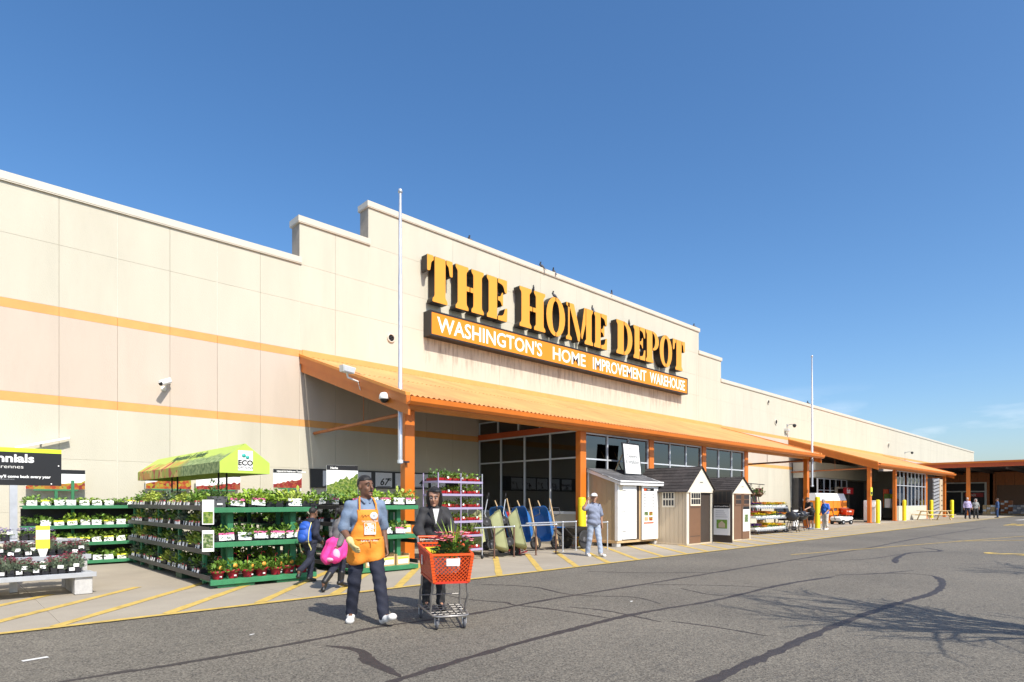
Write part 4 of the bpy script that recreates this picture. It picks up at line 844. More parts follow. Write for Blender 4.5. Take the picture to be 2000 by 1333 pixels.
# ================================================================ people: smooth-union distance field turned into one surface
def surf(prims, vox=.009, k=.03, cuts=(), fold=None):
    lo = np.min([p[1] for p in prims], axis=0) - .05; hi = np.max([p[2] for p in prims], axis=0) + .05
    n = np.ceil((hi-lo)/vox).astype(int) + 1
    G = np.full(n, .2, np.float32); ax = [lo[i] + vox*np.arange(n[i]) for i in range(3)]
    for p in prims:
        i0 = np.maximum(((p[1]-.06-lo)/vox).astype(int), 0); i1 = np.minimum(np.ceil((p[2]+.06-lo)/vox).astype(int)+1, n)
        X, Y, Z = np.meshgrid(ax[0][i0[0]:i1[0]], ax[1][i0[1]:i1[1]], ax[2][i0[2]:i1[2]], indexing='ij')
        d = p[0](X, Y, Z).astype(np.float32); s = (slice(i0[0],i1[0]), slice(i0[1],i1[1]), slice(i0[2],i1[2])); g = G[s]; kk = p[3] if len(p) > 3 else k
        h = np.clip(.5 + .5*(d-g)/kk, 0, 1); G[s] = d*(1-h) + g*h - kk*h*(1-h)
    if fold or cuts:
        X, Y, Z = np.meshgrid(*ax, indexing='ij')
        if fold: G += fold(X, Y, Z).astype(np.float32)
        for c in cuts: G = np.maximum(G, c(X, Y, Z).astype(np.float32))
    S = G < 0; nx, ny, nz = n
    cnt = np.zeros((nx-1,ny-1,nz-1), np.int32); 
    for a in (0,1):
        for b in (0,1):
            for c in (0,1): cnt += S[a:nx-1+a, b:ny-1+b, c:nz-1+c]
    act = (cnt > 0) & (cnt < 8); idx = np.full(act.shape, -1, np.int64); cells = np.argwhere(act); idx[act] = np.arange(len(cells))
    acc = np.zeros((len(cells),3)); num = np.zeros(len(cells)); cs = [(a,b,c) for a in (0,1) for b in (0,1) for c in (0,1)]
    for e0 in cs:
        for axn in range(3):
            if e0[axn]: continue
            e1 = list(e0); e1[axn] = 1
            v0 = G[cells[:,0]+e0[0], cells[:,1]+e0[1], cells[:,2]+e0[2]]; v1 = G[cells[:,0]+e1[0], cells[:,1]+e1[1], cells[:,2]+e1[2]]
            m = (v0 < 0) != (v1 < 0); t = np.where(m, v0/np.where(m, v0-v1, 1), 0)
            q = np.tile(np.array(e0, float), (len(cells),1)); q[:,axn] += t; acc[m] += q[m]; num[m] += 1
    V = lo + vox*(cells + acc/np.maximum(num,1)[:,None]); F = []
    for axn in range(3):
        u, w = [q for q in range(3) if q != axn]
        A = [slice(None)]*3; Bs = [slice(None)]*3; A[axn] = slice(0,-1); Bs[axn] = slice(1,None)
        ch = np.argwhere(S[tuple(A)] != S[tuple(Bs)]); ok = (ch[:,u] > 0) & (ch[:,w] > 0) & (ch[:,u] < n[u]-1) & (ch[:,w] < n[w]-1); ch = ch[ok]
        ins = S[ch[:,0], ch[:,1], ch[:,2]]; q = []
        for du, dw in ((-1,-1),(0,-1),(0,0),(-1,0)):
            c = ch.copy(); c[:,u] += du; c[:,w] += dw; q.append(idx[c[:,0],c[:,1],c[:,2]])
        q = np.stack(q, 1); fl = ins if axn != 1 else ~ins; q[~fl] = q[~fl][:, ::-1]; F.append(q)
    return V, np.concatenate(F)
def surf_obj(name, prims, m, parent, vox=.009, k=.03, cuts=(), fold=None):
    V, F = surf(prims, vox, k, cuts, fold); me = bpy.data.meshes.new(name); me.from_pydata(V.tolist(), [], F.tolist())
    me.materials.append(MT[m]); me.polygons.foreach_set('use_smooth', [True]*len(F)); me.update(); return link(name, me, parent)
def cap(a, b, ra, rb=None, k=None):
    a = np.array(a, float); b = np.array(b, float); rb = ra if rb is None else rb; d = b-a; L2 = max(d@d, 1e-9); r = max(ra, rb)
    def f(X, Y, Z):
        t = np.clip(((X-a[0])*d[0]+(Y-a[1])*d[1]+(Z-a[2])*d[2])/L2, 0, 1)
        return np.sqrt((X-a[0]-t*d[0])**2+(Y-a[1]-t*d[1])**2+(Z-a[2]-t*d[2])**2) - (ra+(rb-ra)*t)
    return (f, np.minimum(a,b)-r, np.maximum(a,b)+r) + ((k,) if k else ())
def ell(c, r, M=None, k=None):
    c = np.array(c, float); r = np.array(r, float); Mi = np.array(M.transposed()) if M is not None else None
    def f(X, Y, Z):
        x, y, z = X-c[0], Y-c[1], Z-c[2]
        if Mi is not None: x, y, z = (Mi[i,0]*x+Mi[i,1]*y+Mi[i,2]*z for i in range(3))
        k0 = np.sqrt((x/r[0])**2+(y/r[1])**2+(z/r[2])**2); k1 = np.sqrt((x/r[0]**2)**2+(y/r[1]**2)**2+(z/r[2]**2)**2)
        return k0*(k0-1)/np.maximum(k1, 1e-6)
    R_ = r.max()
    return (f, c-R_, c+R_) + ((k,) if k else ())
def lerp(a, b, t): return tuple(a[i]+(b[i]-a[i])*t for i in range(3))
def add(a, b, s=1): return tuple(a[i]+b[i]*s for i in range(3))
mat('skin_dark', (.175, .085, .050), .5, .12, 25); mat('skin_mid', (.38, .20, .125), .5, .12, 25); mat('skin_light', (.52, .31, .22), .5, .1, 25)
mat('hair_black', (.012, .010, .009), .55, .3, 60, .4, 120); mat('hair_grey', (.42, .41, .40), .7, .2, 60, .4, 120); mat('hair_brown', (.06, .035, .02), .6, .3, 60, .4, 120)
mat('eye_white', (.40, .37, .34), .3, 0); mat('eye_dark', (.01, .008, .006), .3, 0); mat('lip', (.20, .06, .05), .5, .1, 20); mat('teeth', (.75, .72, .65), .4, 0)
mat('polo', (.17, .23, .33), .85, .12, 9, .5, 16); mat('apron', (.80, .27, .025), .75, .10, 8, .4, 14); mat('navy', (.016, .019, .036), .85, .25, 9, .5, 14); mat('suit', (.028, .028, .031), .8, .22, 9, .4, 12); mat('shirt_white', (.75, .75, .76), .8, .05, 9)
mat('shoe_white', (.70, .69, .66), .6, .1, 14); mat('shoe_black', (.015, .014, .014), .45, .1, 9); mat('sole', (.05, .05, .05), .8); mat('glove', (.62, .50, .22), .8, .12, 14)
mat('backpack', (.02, .09, .42), .6, .15, 10); mat('pink', (.85, .05, .30), .7, .12, 9, .5, 10); mat('pink_light', (.88, .42, .58), .7, .1, 9); mat('grey_top', (.16, .15, .15), .8, .15, 9)
mat('tee_blue', (.22, .25, .34), .85, .12, 9, .5, 14); mat('jeans_pale', (.33, .39, .50), .8, .12, 9, .4, 14); mat('blue', (.02, .12, .50), .8, .1, 9); mat('khaki', (.55, .52, .46), .8, .1, 9); mat('lilac_shirt', (.46, .40, .62), .8, .1, 9); mat('pattern_top', (.28, .28, .27), .8, .75, 38); mat('denim', (.03, .07, .18), .8, .2, 9); mat('strap_yellow', (.75, .70, .25), .6)
def hand(prims, w, el, side, palm_n, curl=.6, L=1.0):
    w = Vector(w); d = (w-Vector(el)).normalized(); pn = Vector(palm_n); pn = (pn-d*pn.dot(d)).normalized(); x = d.cross(pn).normalized()*side
    pc = w + d*.055*L
    for s_ in (-.022, 0, .022): prims.append(cap(w+d*.015+x*s_*.7, w+d*.085*L+x*s_, .016, .014, .012))
    for i, (o_, l) in enumerate(((-.032,.062),(-.011,.074),(.011,.078),(.032,.068))):
        b = w+d*.09*L+x*o_; c1 = b+(d*math.cos(curl*.7)+pn*math.sin(curl*.7))*l*.5*L; c2 = c1+(d*math.cos(curl*1.6)+pn*math.sin(curl*1.6))*l*.5*L
        prims += [cap(b, c1, .0095, .009, .006), cap(c1, c2, .009, .0075, .006)]
    b = w+d*.03*L+x*.028; c1 = b+(d*.55+x*.7+pn*.35)*.045; c2 = c1+(d*.9+x*.1+pn*.4).normalized()*.035
    prims += [cap(b, c1, .0125, .011, .008), cap(c1, c2, .011, .009, .006)]
BASE = dict(pelvis=(0,0,.96), chest=(0,-.005,1.28), neck=(0,.0,1.46), head=(0,-.02,1.635), shL=(.165,.01,1.405), shR=(-.165,.01,1.405), elL=(.24,.02,1.13), elR=(-.24,.02,1.13), wrL=(.235,-.04,.89), wrR=(-.235,-.04,.89),
            hipL=(.09,0,.93), hipR=(-.09,0,.93), knL=(.10,-.02,.50), knR=(-.10,-.02,.50), anL=(.105,.01,.085), anR=(-.105,.01,.085), toL=(.115,-.17,.03), toR=(-.115,-.17,.03))
def person(label, loc, rz, H, J=None, skin='skin_mid', top='polo', sleeve=.6, bottoms='navy', hem=1.0, shoe='shoe_white', hair='hair_black', hairstyle='short', bulk=1.0, vox=.0095, yaw=0, pitch=0, gloves=None, group=None, curlL=.6, curlR=.6, jacket=0, fat=0, toplen=.90, mouth=False, face=True, loose=.014, pnL=(-1,0,0), pnR=(1,0,0), bagfold=1, hand_vis=(1,1)):
    T = thing('person', label, 'person', loc, rz, group); s = H/1.76; T.scale = (s, s, s); q = dict(BASE); q.update(J or {})
    hm = Euler((R(pitch), 0, R(yaw))).to_matrix(); hc = Vector(q['head'])
    HS = 1.09
    def hp(x, y, z): return tuple(hc + hm @ Vector((x*HS, y*HS, z*HS)))
    hd = [ell(hp(0,.012,.03), (.081,.101,.096), hm), ell(hp(0,-.022,-.055), (.060,.072,.068), hm), cap(hp(0,-.085,.012), hp(0,-.106,-.022), .010, .016, .012), ell(hp(0,-.066,.03), (.058,.028,.016), hm, .02), ell(hp(0,-.078,-.10), (.026,.020,.018), hm, .02), ell(hp(.03,-.062,-.03), (.026,.024,.026), hm, .02), ell(hp(-.03,-.062,-.03), (.026,.024,.026), hm, .02),
          ell(hp(.075,.012,-.005), (.011,.022,.032), hm, .01), ell(hp(-.075,.012,-.005), (.011,.022,.032), hm, .01), ell(hp(0,-.083,-.062), (.026,.010,.010), hm, .01)]
    b = bulk; pel = q['pelvis']; ch = q['chest']
    tor = [ell(pel, (.165*b,.115*b,.13)), ell(lerp(pel,ch,.45), (.145*b,.105*b+fat,.16)), ell(ch, (.158*b,.115*b,.165)), cap(q['shL'], add(q['neck'],(0,.01,-.05)), .038*b, .045*b), cap(q['shR'], add(q['neck'],(0,.01,-.05)), .038*b, .045*b), cap(add(ch,(0,0,.1)), q['neck'], .085*b, .058)]
    nk = [cap(q['neck'], hp(0,.02,-.05), .056*b, .052)]
    arms = []
    for S_ in 'LR': arms += [cap(q['sh'+S_], q['el'+S_], .042*b, .040*b), cap(q['el'+S_], q['wr'+S_], .042*b, .027)]
    legs = []
    for S_ in 'LR': legs += [cap(q['hip'+S_], q['kn'+S_], .080*b, .052*b), cap(q['kn'+S_], lerp(q['kn'+S_],q['an'+S_],.35), .050*b, .051*b), cap(lerp(q['kn'+S_],q['an'+S_],.35), q['an'+S_], .051*b, .036)]
    feet = []
    for S_ in 'LR': feet += [cap(q['an'+S_], q['to'+S_], .036, .028), cap(q['an'+S_], add(q['an'+S_], (0,.03,-.04)), .036, .03)]
    hands = []
    if hand_vis[0]: hand(hands, q['wrL'], q['elL'], 1, pnL, curlL)
    if hand_vis[1]: hand(hands, q['wrR'], q['elR'], -1, pnR, curlR)
    body = surf_obj('body', hd + nk + tor + arms + legs + feet + hands, skin, T, vox, .03)
    def fold(fr, am): return lambda X, Y, Z: am*(np.sin(fr*Z+9*X+4*np.sin(7*X+5*Y))*np.sin(11*X+7*Y+.35*fr*Z)) - am*.75
    g = loose
    tops = [ell(pel, (.168*b+g,.118*b+g+fat*.6,.135)), ell(lerp(pel,ch,.45), (.150*b+g,.108*b+g+fat,.17)), ell(ch, (.160*b+g,.118*b+g,.165)), cap(q['shL'], add(q['neck'],(0,.012,-.04)), .050*b+g*.5, .055*b+g*.4), cap(q['shR'], add(q['neck'],(0,.012,-.04)), .050*b+g*.5, .055*b+g*.4), cap(add(ch,(0,0,.06)), add(q['neck'],(0,.005,-.005)), .08*b+g, .058+g*.3)]
    for S_ in 'LR':
        e = min(1, sleeve*2); tops.append(cap(q['sh'+S_], lerp(q['sh'+S_],q['el'+S_],e), .046*b+g*.6, (.052 if sleeve < .5 else .042)*b+g*.8, .025))
        if sleeve > .5: tops.append(cap(q['el'+S_], lerp(q['el'+S_],q['wr'+S_],(sleeve-.5)*2), .046*b+g, .034+g, .03))
    zc_ = toplen
    surf_obj('jacket' if jacket else 'shirt', tops, top, T, vox, .035, [lambda X, Y, Z: zc_-Z], fold(30, .008*bagfold))
    tr = [ell(add(pel,(0,0,-.01)), (.166*b+.012,.118*b+.012+fat*.3,.13))]
    for S_ in 'LR':
        k_, a_ = q['kn'+S_], q['an'+S_]; full = hem >= 1
        tr += [cap(q['hip'+S_], k_ if hem > .5 else lerp(q['hip'+S_],k_,hem*2), .086*b+.010, .058*b+.010, .02)]
        if hem > .5: tr.append(cap(k_, lerp(k_,a_,(hem-.5)*2*.97), .058*b+.010, .049*b+.010, .02))
    zw = toplen+.06
    surf_obj('trousers' if hem > .9 else 'shorts', tr, bottoms, T, vox, .02, [lambda X, Y, Z: Z-max(zw, .99)], fold(38, .006*bagfold))
    for S_ in 'LR':
        a_ = q['an'+S_]; t_ = q['to'+S_]; d = Vector(t_)-Vector(a_); dn = d.normalized(); up = Vector((0,0,1)); up = (up-dn*up.dot(dn)).normalized()
        hl = Vector(a_)-up*.035-dn*.03; te = Vector(t_)
        surf_obj('shoe', [cap(hl, te, .044, .040), cap(Vector(a_)+up*.0, Vector(a_)+dn*.06-up*.02, .048, .045), cap(hl, Vector(a_)+up*.01, .042, .048), cap(te-Vector((.02,0,0)), te+Vector((.02,0,0)), .032)], shoe, T, .008, .02)
    # hair
    if hairstyle != 'none':
        hp_ = [ell(hp(0,.018,.045), (.088,.106,.090), hm)]
        if hairstyle == 'afro': hp_ = [ell(hp(0,.014,.038), (.0865,.107,.100), hm)]
        if hairstyle == 'bob': hp_ += [ell(hp(.062,.010,-.03), (.048,.085,.135), hm), ell(hp(-.062,.010,-.03), (.048,.085,.135), hm), ell(hp(0,.06,-.04), (.10,.065,.14), hm), ell(hp(.035,-.06,.085), (.055,.035,.03), hm)]
        if hairstyle == 'tail': hp_ += [ell(hp(0,.05,.0), (.080,.07,.07), hm), ell(hp(.02,.13,.03), (.045,.05,.05), hm), cap(hp(.02,.14,.02), hp(.02,.17,-.12), .035, .015)]
        if hairstyle == 'cap': hp_ = [ell(hp(0,.045,.0), (.078,.065,.07), hm)]
        fr = Vector(hm @ Vector((0,-1,0))); up_ = Vector(hm @ Vector((0,0,1)))
        lim = {'bob': (.055,.085), 'afro': (.052,.068), 'cap': (.0,.2)}.get(hairstyle, (.045,.055))
        def cutf(X, Y, Z):      # open the face: keep points behind a front plane or above the hairline
            u = (X-hc.x)*fr.x+(Y-hc.y)*fr.y+(Z-hc.z)*fr.z; v = (X-hc.x)*up_.x+(Y-hc.y)*up_.y+(Z-hc.z)*up_.z
            r_ = np.minimum(u-(lim[0]*.45 if hairstyle == 'bob' else -.012), lim[1]-v)
            return r_ if hairstyle in ('bob','tail') else np.maximum(r_, -.012-v)
        surf_obj('hair', hp_, hair, T, .007, .02, [cutf], lambda X, Y, Z: .003*np.sin(90*X)*np.sin(80*Y)*np.sin(85*Z))
    if face:
        for sx_ in (1, -1):
            c = hp(.031*sx_, -.082, .008); MB().lathe([(0,-.007),(.008,-.004),(.011,0),(.008,.004),(0,.007)], (0,0,0), 8).build('eye', 'eye_white', T, c)
            MB().lathe([(0,-.007),(.006,-.004),(.008,0),(.006,.004),(0,.007)], (0,0,0), 8).build('pupil', 'eye_dark', T, hp(.031*sx_, -.0900, .007))
            e = MB(); e.tube([hp(.012*sx_,-.092,.030), hp(.03*sx_,-.090,.037), hp(.052*sx_,-.075,.030)], [.004,.005,.003], 6); e.build('eyebrow', hair if hair != 'hair_grey' else 'hair_grey', T)
        if mouth:
            MB().tube([hp(-.028,-.079,-.058), hp(0,-.088,-.058), hp(.028,-.079,-.058)], [.006,.013,.006], 8).build('mouth', 'eye_dark', T)
            MB().tube([hp(-.024,-.083,-.075), hp(0,-.094,-.077), hp(.024,-.083,-.075)], [.004,.007,.004], 6).build('lip', 'lip', T)
        else: MB().tube([hp(-.024,-.083,-.060), hp(0,-.093,-.061), hp(.024,-.083,-.060)], [.003,.006,.003], 6).build('lip', 'lip', T)
    if gloves:
        for S_ in gloves:
            hh = []; hand(hh, q['wr'+S_], q['el'+S_], 1 if S_ == 'L' else -1, pnL if S_ == 'L' else pnR, curlL if S_ == 'L' else curlR)
            for i in range(len(hh)):
                f0 = hh[i][0]; hh[i] = ((lambda F: lambda X, Y, Z: F(X, Y, Z)-.005)(f0),) + hh[i][1:]
            hh.append(cap(lerp(q['wr'+S_], q['el'+S_], .22), q['wr'+S_], .043, .036)); surf_obj('work_glove', hh, 'glove', T, .006, .012)
    return T, q, hp
def face_dir(dx, dy): return math.atan2(dx, -dy)
# ---------------------------------------------------------------- man in the orange apron
T, q, hp = person('man in blue polo, orange apron and dark trousers walking and laughing', (3.93, 6.76, .0), face_dir(-.28, -.96), 1.83,
    dict(shL=(.18,.0,1.41), shR=(-.18,.015,1.405), elL=(.235,.07,1.13), wrL=(.255,.00,.90), elR=(-.25,.05,1.12), wrR=(-.205,-.165,.97), hipL=(.095,0,.93), hipR=(-.095,0,.93), knL=(.125,-.17,.53), anL=(.15,-.29,.10), toL=(.20,-.455,.125), knR=(-.125,.03,.50), anR=(-.135,.16,.09), toR=(-.185,.0,.035)),
    'skin_dark', 'polo', .47, 'navy', 1, 'shoe_white', 'hair_black', 'afro', 1.07, .0085, 24, -4, gloves='R', mouth=True, toplen=.90, loose=.014, curlR=.5, curlL=.9, pnR=(1,-.2,0), fat=.015)
def shell(name, tops, m, parent, keep, vox=.009, k=.035, th=.006, fold=None):   # a cloth panel lying over a body form
    pr = []
    for p in tops: pr.append(((lambda F: lambda X, Y, Z: F(X, Y, Z)-th)(p[0]),) + p[1:])
    return surf_obj(name, pr, m, parent, vox, k, keep, fold)
g = .014; b = 1.07
front = [ell((0,0,.96), (.168*b+g,.118*b+g+.012,.16)), ell((0,-.002,1.10), (.150*b+g,.108*b+g+.015,.17)), ell((0,-.005,1.28), (.160*b+g,.118*b+g,.165)), cap((-.09,-.02,.78), (-.09,-.04,.95), .092, .09), cap((.09,-.05,.78), (.09,-.04,.95), .10, .09), cap((-.16,.0,.76), (-.12,0,1.0), .05, .05), cap((.17,-.01,.76), (.12,0,1.0), .055, .05)]
fl = lambda X, Y, Z: .007*np.sin(34*X+2*np.sin(12*Z))*np.clip((1.05-Z)*3, 0, 1)
shell('apron_skirt', front, 'apron', T, [lambda X, Y, Z: Y+.02*np.ones_like(X), lambda X, Y, Z: Z-1.03, lambda X, Y, Z: .73+.04*np.sin(6*X)-Z], .009, .035, .024, fl)
shell('apron_bib', front[:3], 'apron', T, [lambda X, Y, Z: Y+.035, lambda X, Y, Z: Z-1.36, lambda X, Y, Z: .98-Z, lambda X, Y, Z: np.abs(X)-(.125+.10*np.clip((1.22-Z)/.24, 0, 1))], .009, .035, .021)
for sx_ in (1, -1): MB().tube([(.10*sx_,-.128,1.355), (.098*sx_,-.115,1.42), (.085*sx_,-.055,1.49), (.06*sx_,.03,1.515), (0,.055,1.515)], .011, 6).build('apron_strap', 'apron', T)
MB().tube([(-.20,-.05,1.02),(-.12,-.160,1.015),(0,-.185,1.01),(.12,-.160,1.015),(.20,-.05,1.02)], .010, 6).build('apron_tie', 'apron', T); MB().tube([(0,-.19,1.01),(.015,-.205,.985),(.02,-.20,.94)], .007, 6).build('tie_end', 'apron', T)
# printed marks on the bib: square emblem, round badge, lines of words
em = MB(); em.box(-.068,.068,-.0015,.0015,-.07,.07); o = em.build('emblem_frame', 'shirt_white', T, (.012,-.178,1.135)); o.rotation_euler = (R(-2), 0, 0)
o = MB().box(-.062,.062,-.003,-.001,-.064,.064).build('emblem_ground', 'apron', T, (.012,-.178,1.135))
for (s_, sz, x, z, w_) in (('THE', .038, -.03, .028, .05), ('HOME', .062, -.055, -.022, .11), ('DEPOT', .062, -.055, -.062, .11)):
    o = lettering(s_, sz, 'shirt_white', T, (.012+x, -.1825, 1.135+z), width=w_, bold=.004); o.rotation_euler = (R(90), R(-14), 0)
MB().lathe([(.024,-.002),(.045,-.002),(.045,.0),(.024,.0)], (.06,-.166,1.285), 18, 0, 'y').build('badge_ring', 'shirt_white', T); MB().lathe([(0,-.002),(.014,-.002),(.014,0)], (.06,-.166,1.285), 12, 0, 'y').build('badge_dot', 'shirt_white', T)
lettering('I put customers FIRST', .03, 'shirt_white', T, (-.085,-.178,1.215), width=.19); MB().tube([(-.09+.012*k,-.168,1.285+.016*math.sin(k*2.1)) for k in range(9)], .003, 5).build('name_scribble', 'board_black', T)
lettering("Let's do this.", .030, 'shirt_white', T, (-.10,-.197,.985), width=.20)
surf_obj('collar', [cap((-.06,-.045,1.485),(-.03,-.095,1.44),.016,.012), cap((.06,-.045,1.485),(.03,-.095,1.44),.016,.012), cap((-.07,.03,1.50),(-.06,-.045,1.485),.015), cap((.07,.03,1.50),(.06,-.045,1.485),.015), cap((-.07,.03,1.50),(.07,.03,1.50),.015)], 'polo', T, .006, .012)
# ---------------------------------------------------------------- woman in the suit pushing the cart
T, q, hp = person('woman in a charcoal trouser suit pushing the orange shopping cart', (5.09, 6.90, 0), face_dir(-.465, -.885), 1.74,
    dict(chest=(0,-.05,1.28), neck=(0,-.06,1.455), head=(-.01,-.115,1.60), shL=(.155,-.05,1.39), shR=(-.155,-.05,1.39), elL=(.235,-.13,1.13), wrL=(.225,-.345,1.065), elR=(-.235,-.13,1.13), wrR=(-.225,-.345,1.065), knL=(.09,-.06,.50), anL=(.095,-.02,.10), toL=(.10,-.17,.03), knR=(-.09,.02,.50), anR=(-.095,.10,.10), toR=(-.10,-.05,.03)),
    'skin_mid', 'suit', .97, 'soft_black', 1, 'shoe_black', 'hair_black', 'bob', .98, .009, -14, 16, jacket=1, toplen=.84, curlL=1.3, curlR=1.3, pnL=(0,-.3,-1), pnR=(0,-.3,-1), mouth=False, loose=.022)
MB().prism([(-.045,1.43),(.045,1.43),(.0,1.21)], -.205, -.185, 'xz').build('blouse', 'shirt_white', T)
for sx_ in (1,-1): MB().hexa([(.05*sx_,-.188,1.46),(.10*sx_,-.165,1.40),(.012*sx_,-.198,1.16),(.0,-.198,1.18),(.05*sx_,-.198,1.46),(.10*sx_,-.180,1.40),(.012*sx_,-.210,1.16),(.0,-.210,1.18)]).build('lapel', 'suit', T)
for sx_ in (1,-1): MB().tube([hp(.031*sx_+.022*math.cos(a), -.106, .004+.018*math.sin(a)) for a in [2*math.pi*k/12 for k in range(13)]], .0014, 5).build('spectacle_rim', 'grey', T)
# ---------------------------------------------------------------- boy with the blue backpack, girl with the pink coat
T, q, hp = person('boy in dark clothes running with a blue backpack', (5.02, 10.62, .0), face_dir(.80, .35), 1.42,
    dict(chest=(0,-.06,1.27), neck=(0,-.08,1.45), head=(0,-.13,1.61), shL=(.155,-.07,1.39), shR=(-.155,-.07,1.39), elL=(.21,-.06,1.13), wrL=(.19,-.25,1.02), elR=(-.21,.05,1.14), wrR=(-.19,-.12,1.0), knL=(.10,-.18,.54), anL=(.10,-.12,.12), toL=(.10,-.28,.045), knR=(-.10,.10,.55), anR=(-.10,.42,.36), toR=(-.10,.48,.22)),
    'skin_dark', 'navy', .97, 'navy', 1, 'shoe_black', 'hair_black', 'afro', 1.0, .0105, 0, 8, toplen=.88, loose=.022, pnL=(0,0,-1), pnR=(0,0,-1))
bpk = thing('backpack', 'blue and black backpack with yellow piping on the running boy', 'backpack', (5.02, 10.62, 0), face_dir(.80, .35)); bpk.scale = (1.42/1.76,)*3
surf_obj('bag', [ell((0,.13,1.30),(.155,.10,.13)), ell((0,.16,1.12),(.165,.13,.17)), ell((0,.13,1.0),(.15,.10,.10))], 'backpack', bpk, .011, .05)
surf_obj('front_pocket', [ell((0,.24,1.06),(.115,.075,.11)), ell((0,.22,1.28),(.10,.05,.06))], 'backpack', bpk, .010, .03); surf_obj('base_panel', [ell((0,.15,.965),(.155,.115,.07))], 'black', bpk, .012, .03)
for sx_ in (1,-1):
    MB().tube([(.10*sx_,.04,1.42),(.125*sx_,-.09,1.47),(.13*sx_,-.19,1.33),(.15*sx_,-.10,1.08),(.13*sx_,.06,1.0)], .020, 6).build('shoulder_strap', 'black', bpk)
    MB().tube([(.135*sx_,.10,1.40),(.16*sx_,.20,1.22),(.155*sx_,.22,1.03),(.12*sx_,.16,.90)], .010, 6).build('piping', 'strap_yellow', bpk); MB().tube([(.13*sx_,.17,.92),(.15*sx_,.12,.80),(.10*sx_,.10,.70)], .012, 5).build('loose_strap', 'strap_yellow', bpk)
T, q, hp = person('girl running with a bright pink coat tied round her waist', (5.02, 9.55, .0), face_dir(.85, .2), 1.46,
    dict(chest=(0,-.08,1.26), neck=(0,-.10,1.44), head=(0,-.15,1.60), shL=(.145,-.08,1.385), shR=(-.145,-.08,1.385), elL=(.20,-.02,1.12), wrL=(.18,-.22,1.0), elR=(-.22,.06,1.14), wrR=(-.22,.16,.93), knL=(.10,-.22,.56), anL=(.10,-.16,.14), toL=(.10,-.32,.06), knR=(-.10,.14,.53), anR=(-.10,.42,.22), toR=(-.10,.46,.06)),
    'skin_dark', 'grey_top', .97, 'navy', 1, 'shoe_black', 'hair_black', 'tail', .95, .0105, 0, 5, toplen=.92, loose=.015)
surf_obj('coat', [ell((0,.04,.98),(.21,.19,.11)), cap((-.12,.08,.95),(-.17,.20,.70),.10,.13), cap((.10,.08,.95),(.12,.20,.70),.10,.12), cap((0,.1,.95),(0,.26,.66),.10,.12), cap((-.19,-.05,.98),(-.20,.06,.72),.06,.08)], 'pink', T, .011, .05, (), lambda X, Y, Z: .012*np.sin(30*X+12*Z)*np.sin(26*Y+8*Z))
surf_obj('coat_lining', [ell((-.20,.22,.74),(.10,.08,.13)), ell((-.12,.30,.66),(.10,.06,.05))], 'pink_light', T, .012, .03)
for sx_ in (1,-1): surf_obj('boot', [cap(q['an'+('L' if sx_ > 0 else 'R')], lerp(q['an'+('L' if sx_ > 0 else 'R')], q['kn'+('L' if sx_ > 0 else 'R')], .45), .062, .075)], 'shoe_black', T, .011, .02)
# ---------------------------------------------------------------- man in the white cap
T, q, hp = person('man in grey blue shirt, pale jeans and white cap, hand raised to ear', (13.05, 10.40, .0), face_dir(-.35, -.90), 1.73,
    dict(shR=(-.165,0,1.40), elR=(-.38,-.14,1.34), wrR=(-.30,-.16,1.55), elL=(.27,.06,1.13), wrL=(.27,.02,.90), knL=(.11,-.10,.50), anL=(.13,-.16,.10), toL=(.15,-.32,.05), knR=(-.10,.05,.50), anR=(-.11,.16,.09), toR=(-.13,.01,.03)),
    'skin_mid', 'tee_blue', .42, 'jeans_pale', 1, 'shoe_white', 'hair_black', 'cap', 1.03, .011, -28, 0, toplen=.86, fat=.04, curlR=1.3, loose=.024)
hm_ = Euler((0,0,R(-28))).to_matrix()
surf_obj('cap', [ell(hp(0,.012,.048),(.094,.112,.082),hm_), ell(hp(0,-.120,.046),(.07,.08,.013),hm_)], 'white', T, .007, .012, [lambda X, Y, Z: hp(0,0,.036)[2]-Z])
MB().tube([(.10,-.15,1.47),(.19,.02,1.49),(.19,.10,1.30),(.13,.12,1.0)], .012, 5).build('bag_strap', 'black', T)
# ---------------------------------------------------------------- customers by the grills
T, q, hp = person('man in black shirt and shorts leaning over the grills', (34.0, 12.35, 0), face_dir(-.75, .35), 1.78,
    dict(chest=(0,-.10,1.26), neck=(0,-.17,1.43), head=(0,-.25,1.56), shL=(.17,-.14,1.37), shR=(-.17,-.14,1.37), elL=(.24,-.30,1.18), wrL=(.20,-.52,1.08), elR=(-.24,-.10,1.10), wrR=(-.24,-.18,.86)),
    'skin_light', 'soft_black', .42, 'soft_black', .47, 'shoe_white', 'hair_brown', 'short', 1.1, .014, 0, 35, toplen=.84, fat=.03)
T, q, hp = person('grey haired woman in bright blue shirt and pale cropped trousers by yellow bollard', (33.75, 11.55, 0), face_dir(-.80, .35), 1.66,
    dict(chest=(0,-.04,1.27), neck=(0,-.08,1.44), head=(0,-.13,1.60), elL=(.24,-.02,1.14), wrL=(.22,-.18,.98), elR=(-.24,0,1.14), wrR=(-.22,-.14,.94)),
    'skin_light', 'blue', .44, 'khaki', .86, 'shoe_white', 'hair_grey', 'short', 1.12, .014, 0, 15, toplen=.86, fat=.05)
T, q, hp = person('man in lilac shirt and dark trousers walking under the far canopy', (63.4, 10.4, 0), face_dir(-.9, -.35), 1.80, dict(knL=(.11,-.14,.52), anL=(.12,-.16,.1), toL=(.13,-.32,.05), anR=(-.11,.14,.09), toR=(-.12,-.01,.03)), 'skin_light', 'lilac_shirt', .9, 'navy', 1, 'shoe_black', 'hair_grey', 'short', 1.08, .017, toplen=.9, fat=.03)
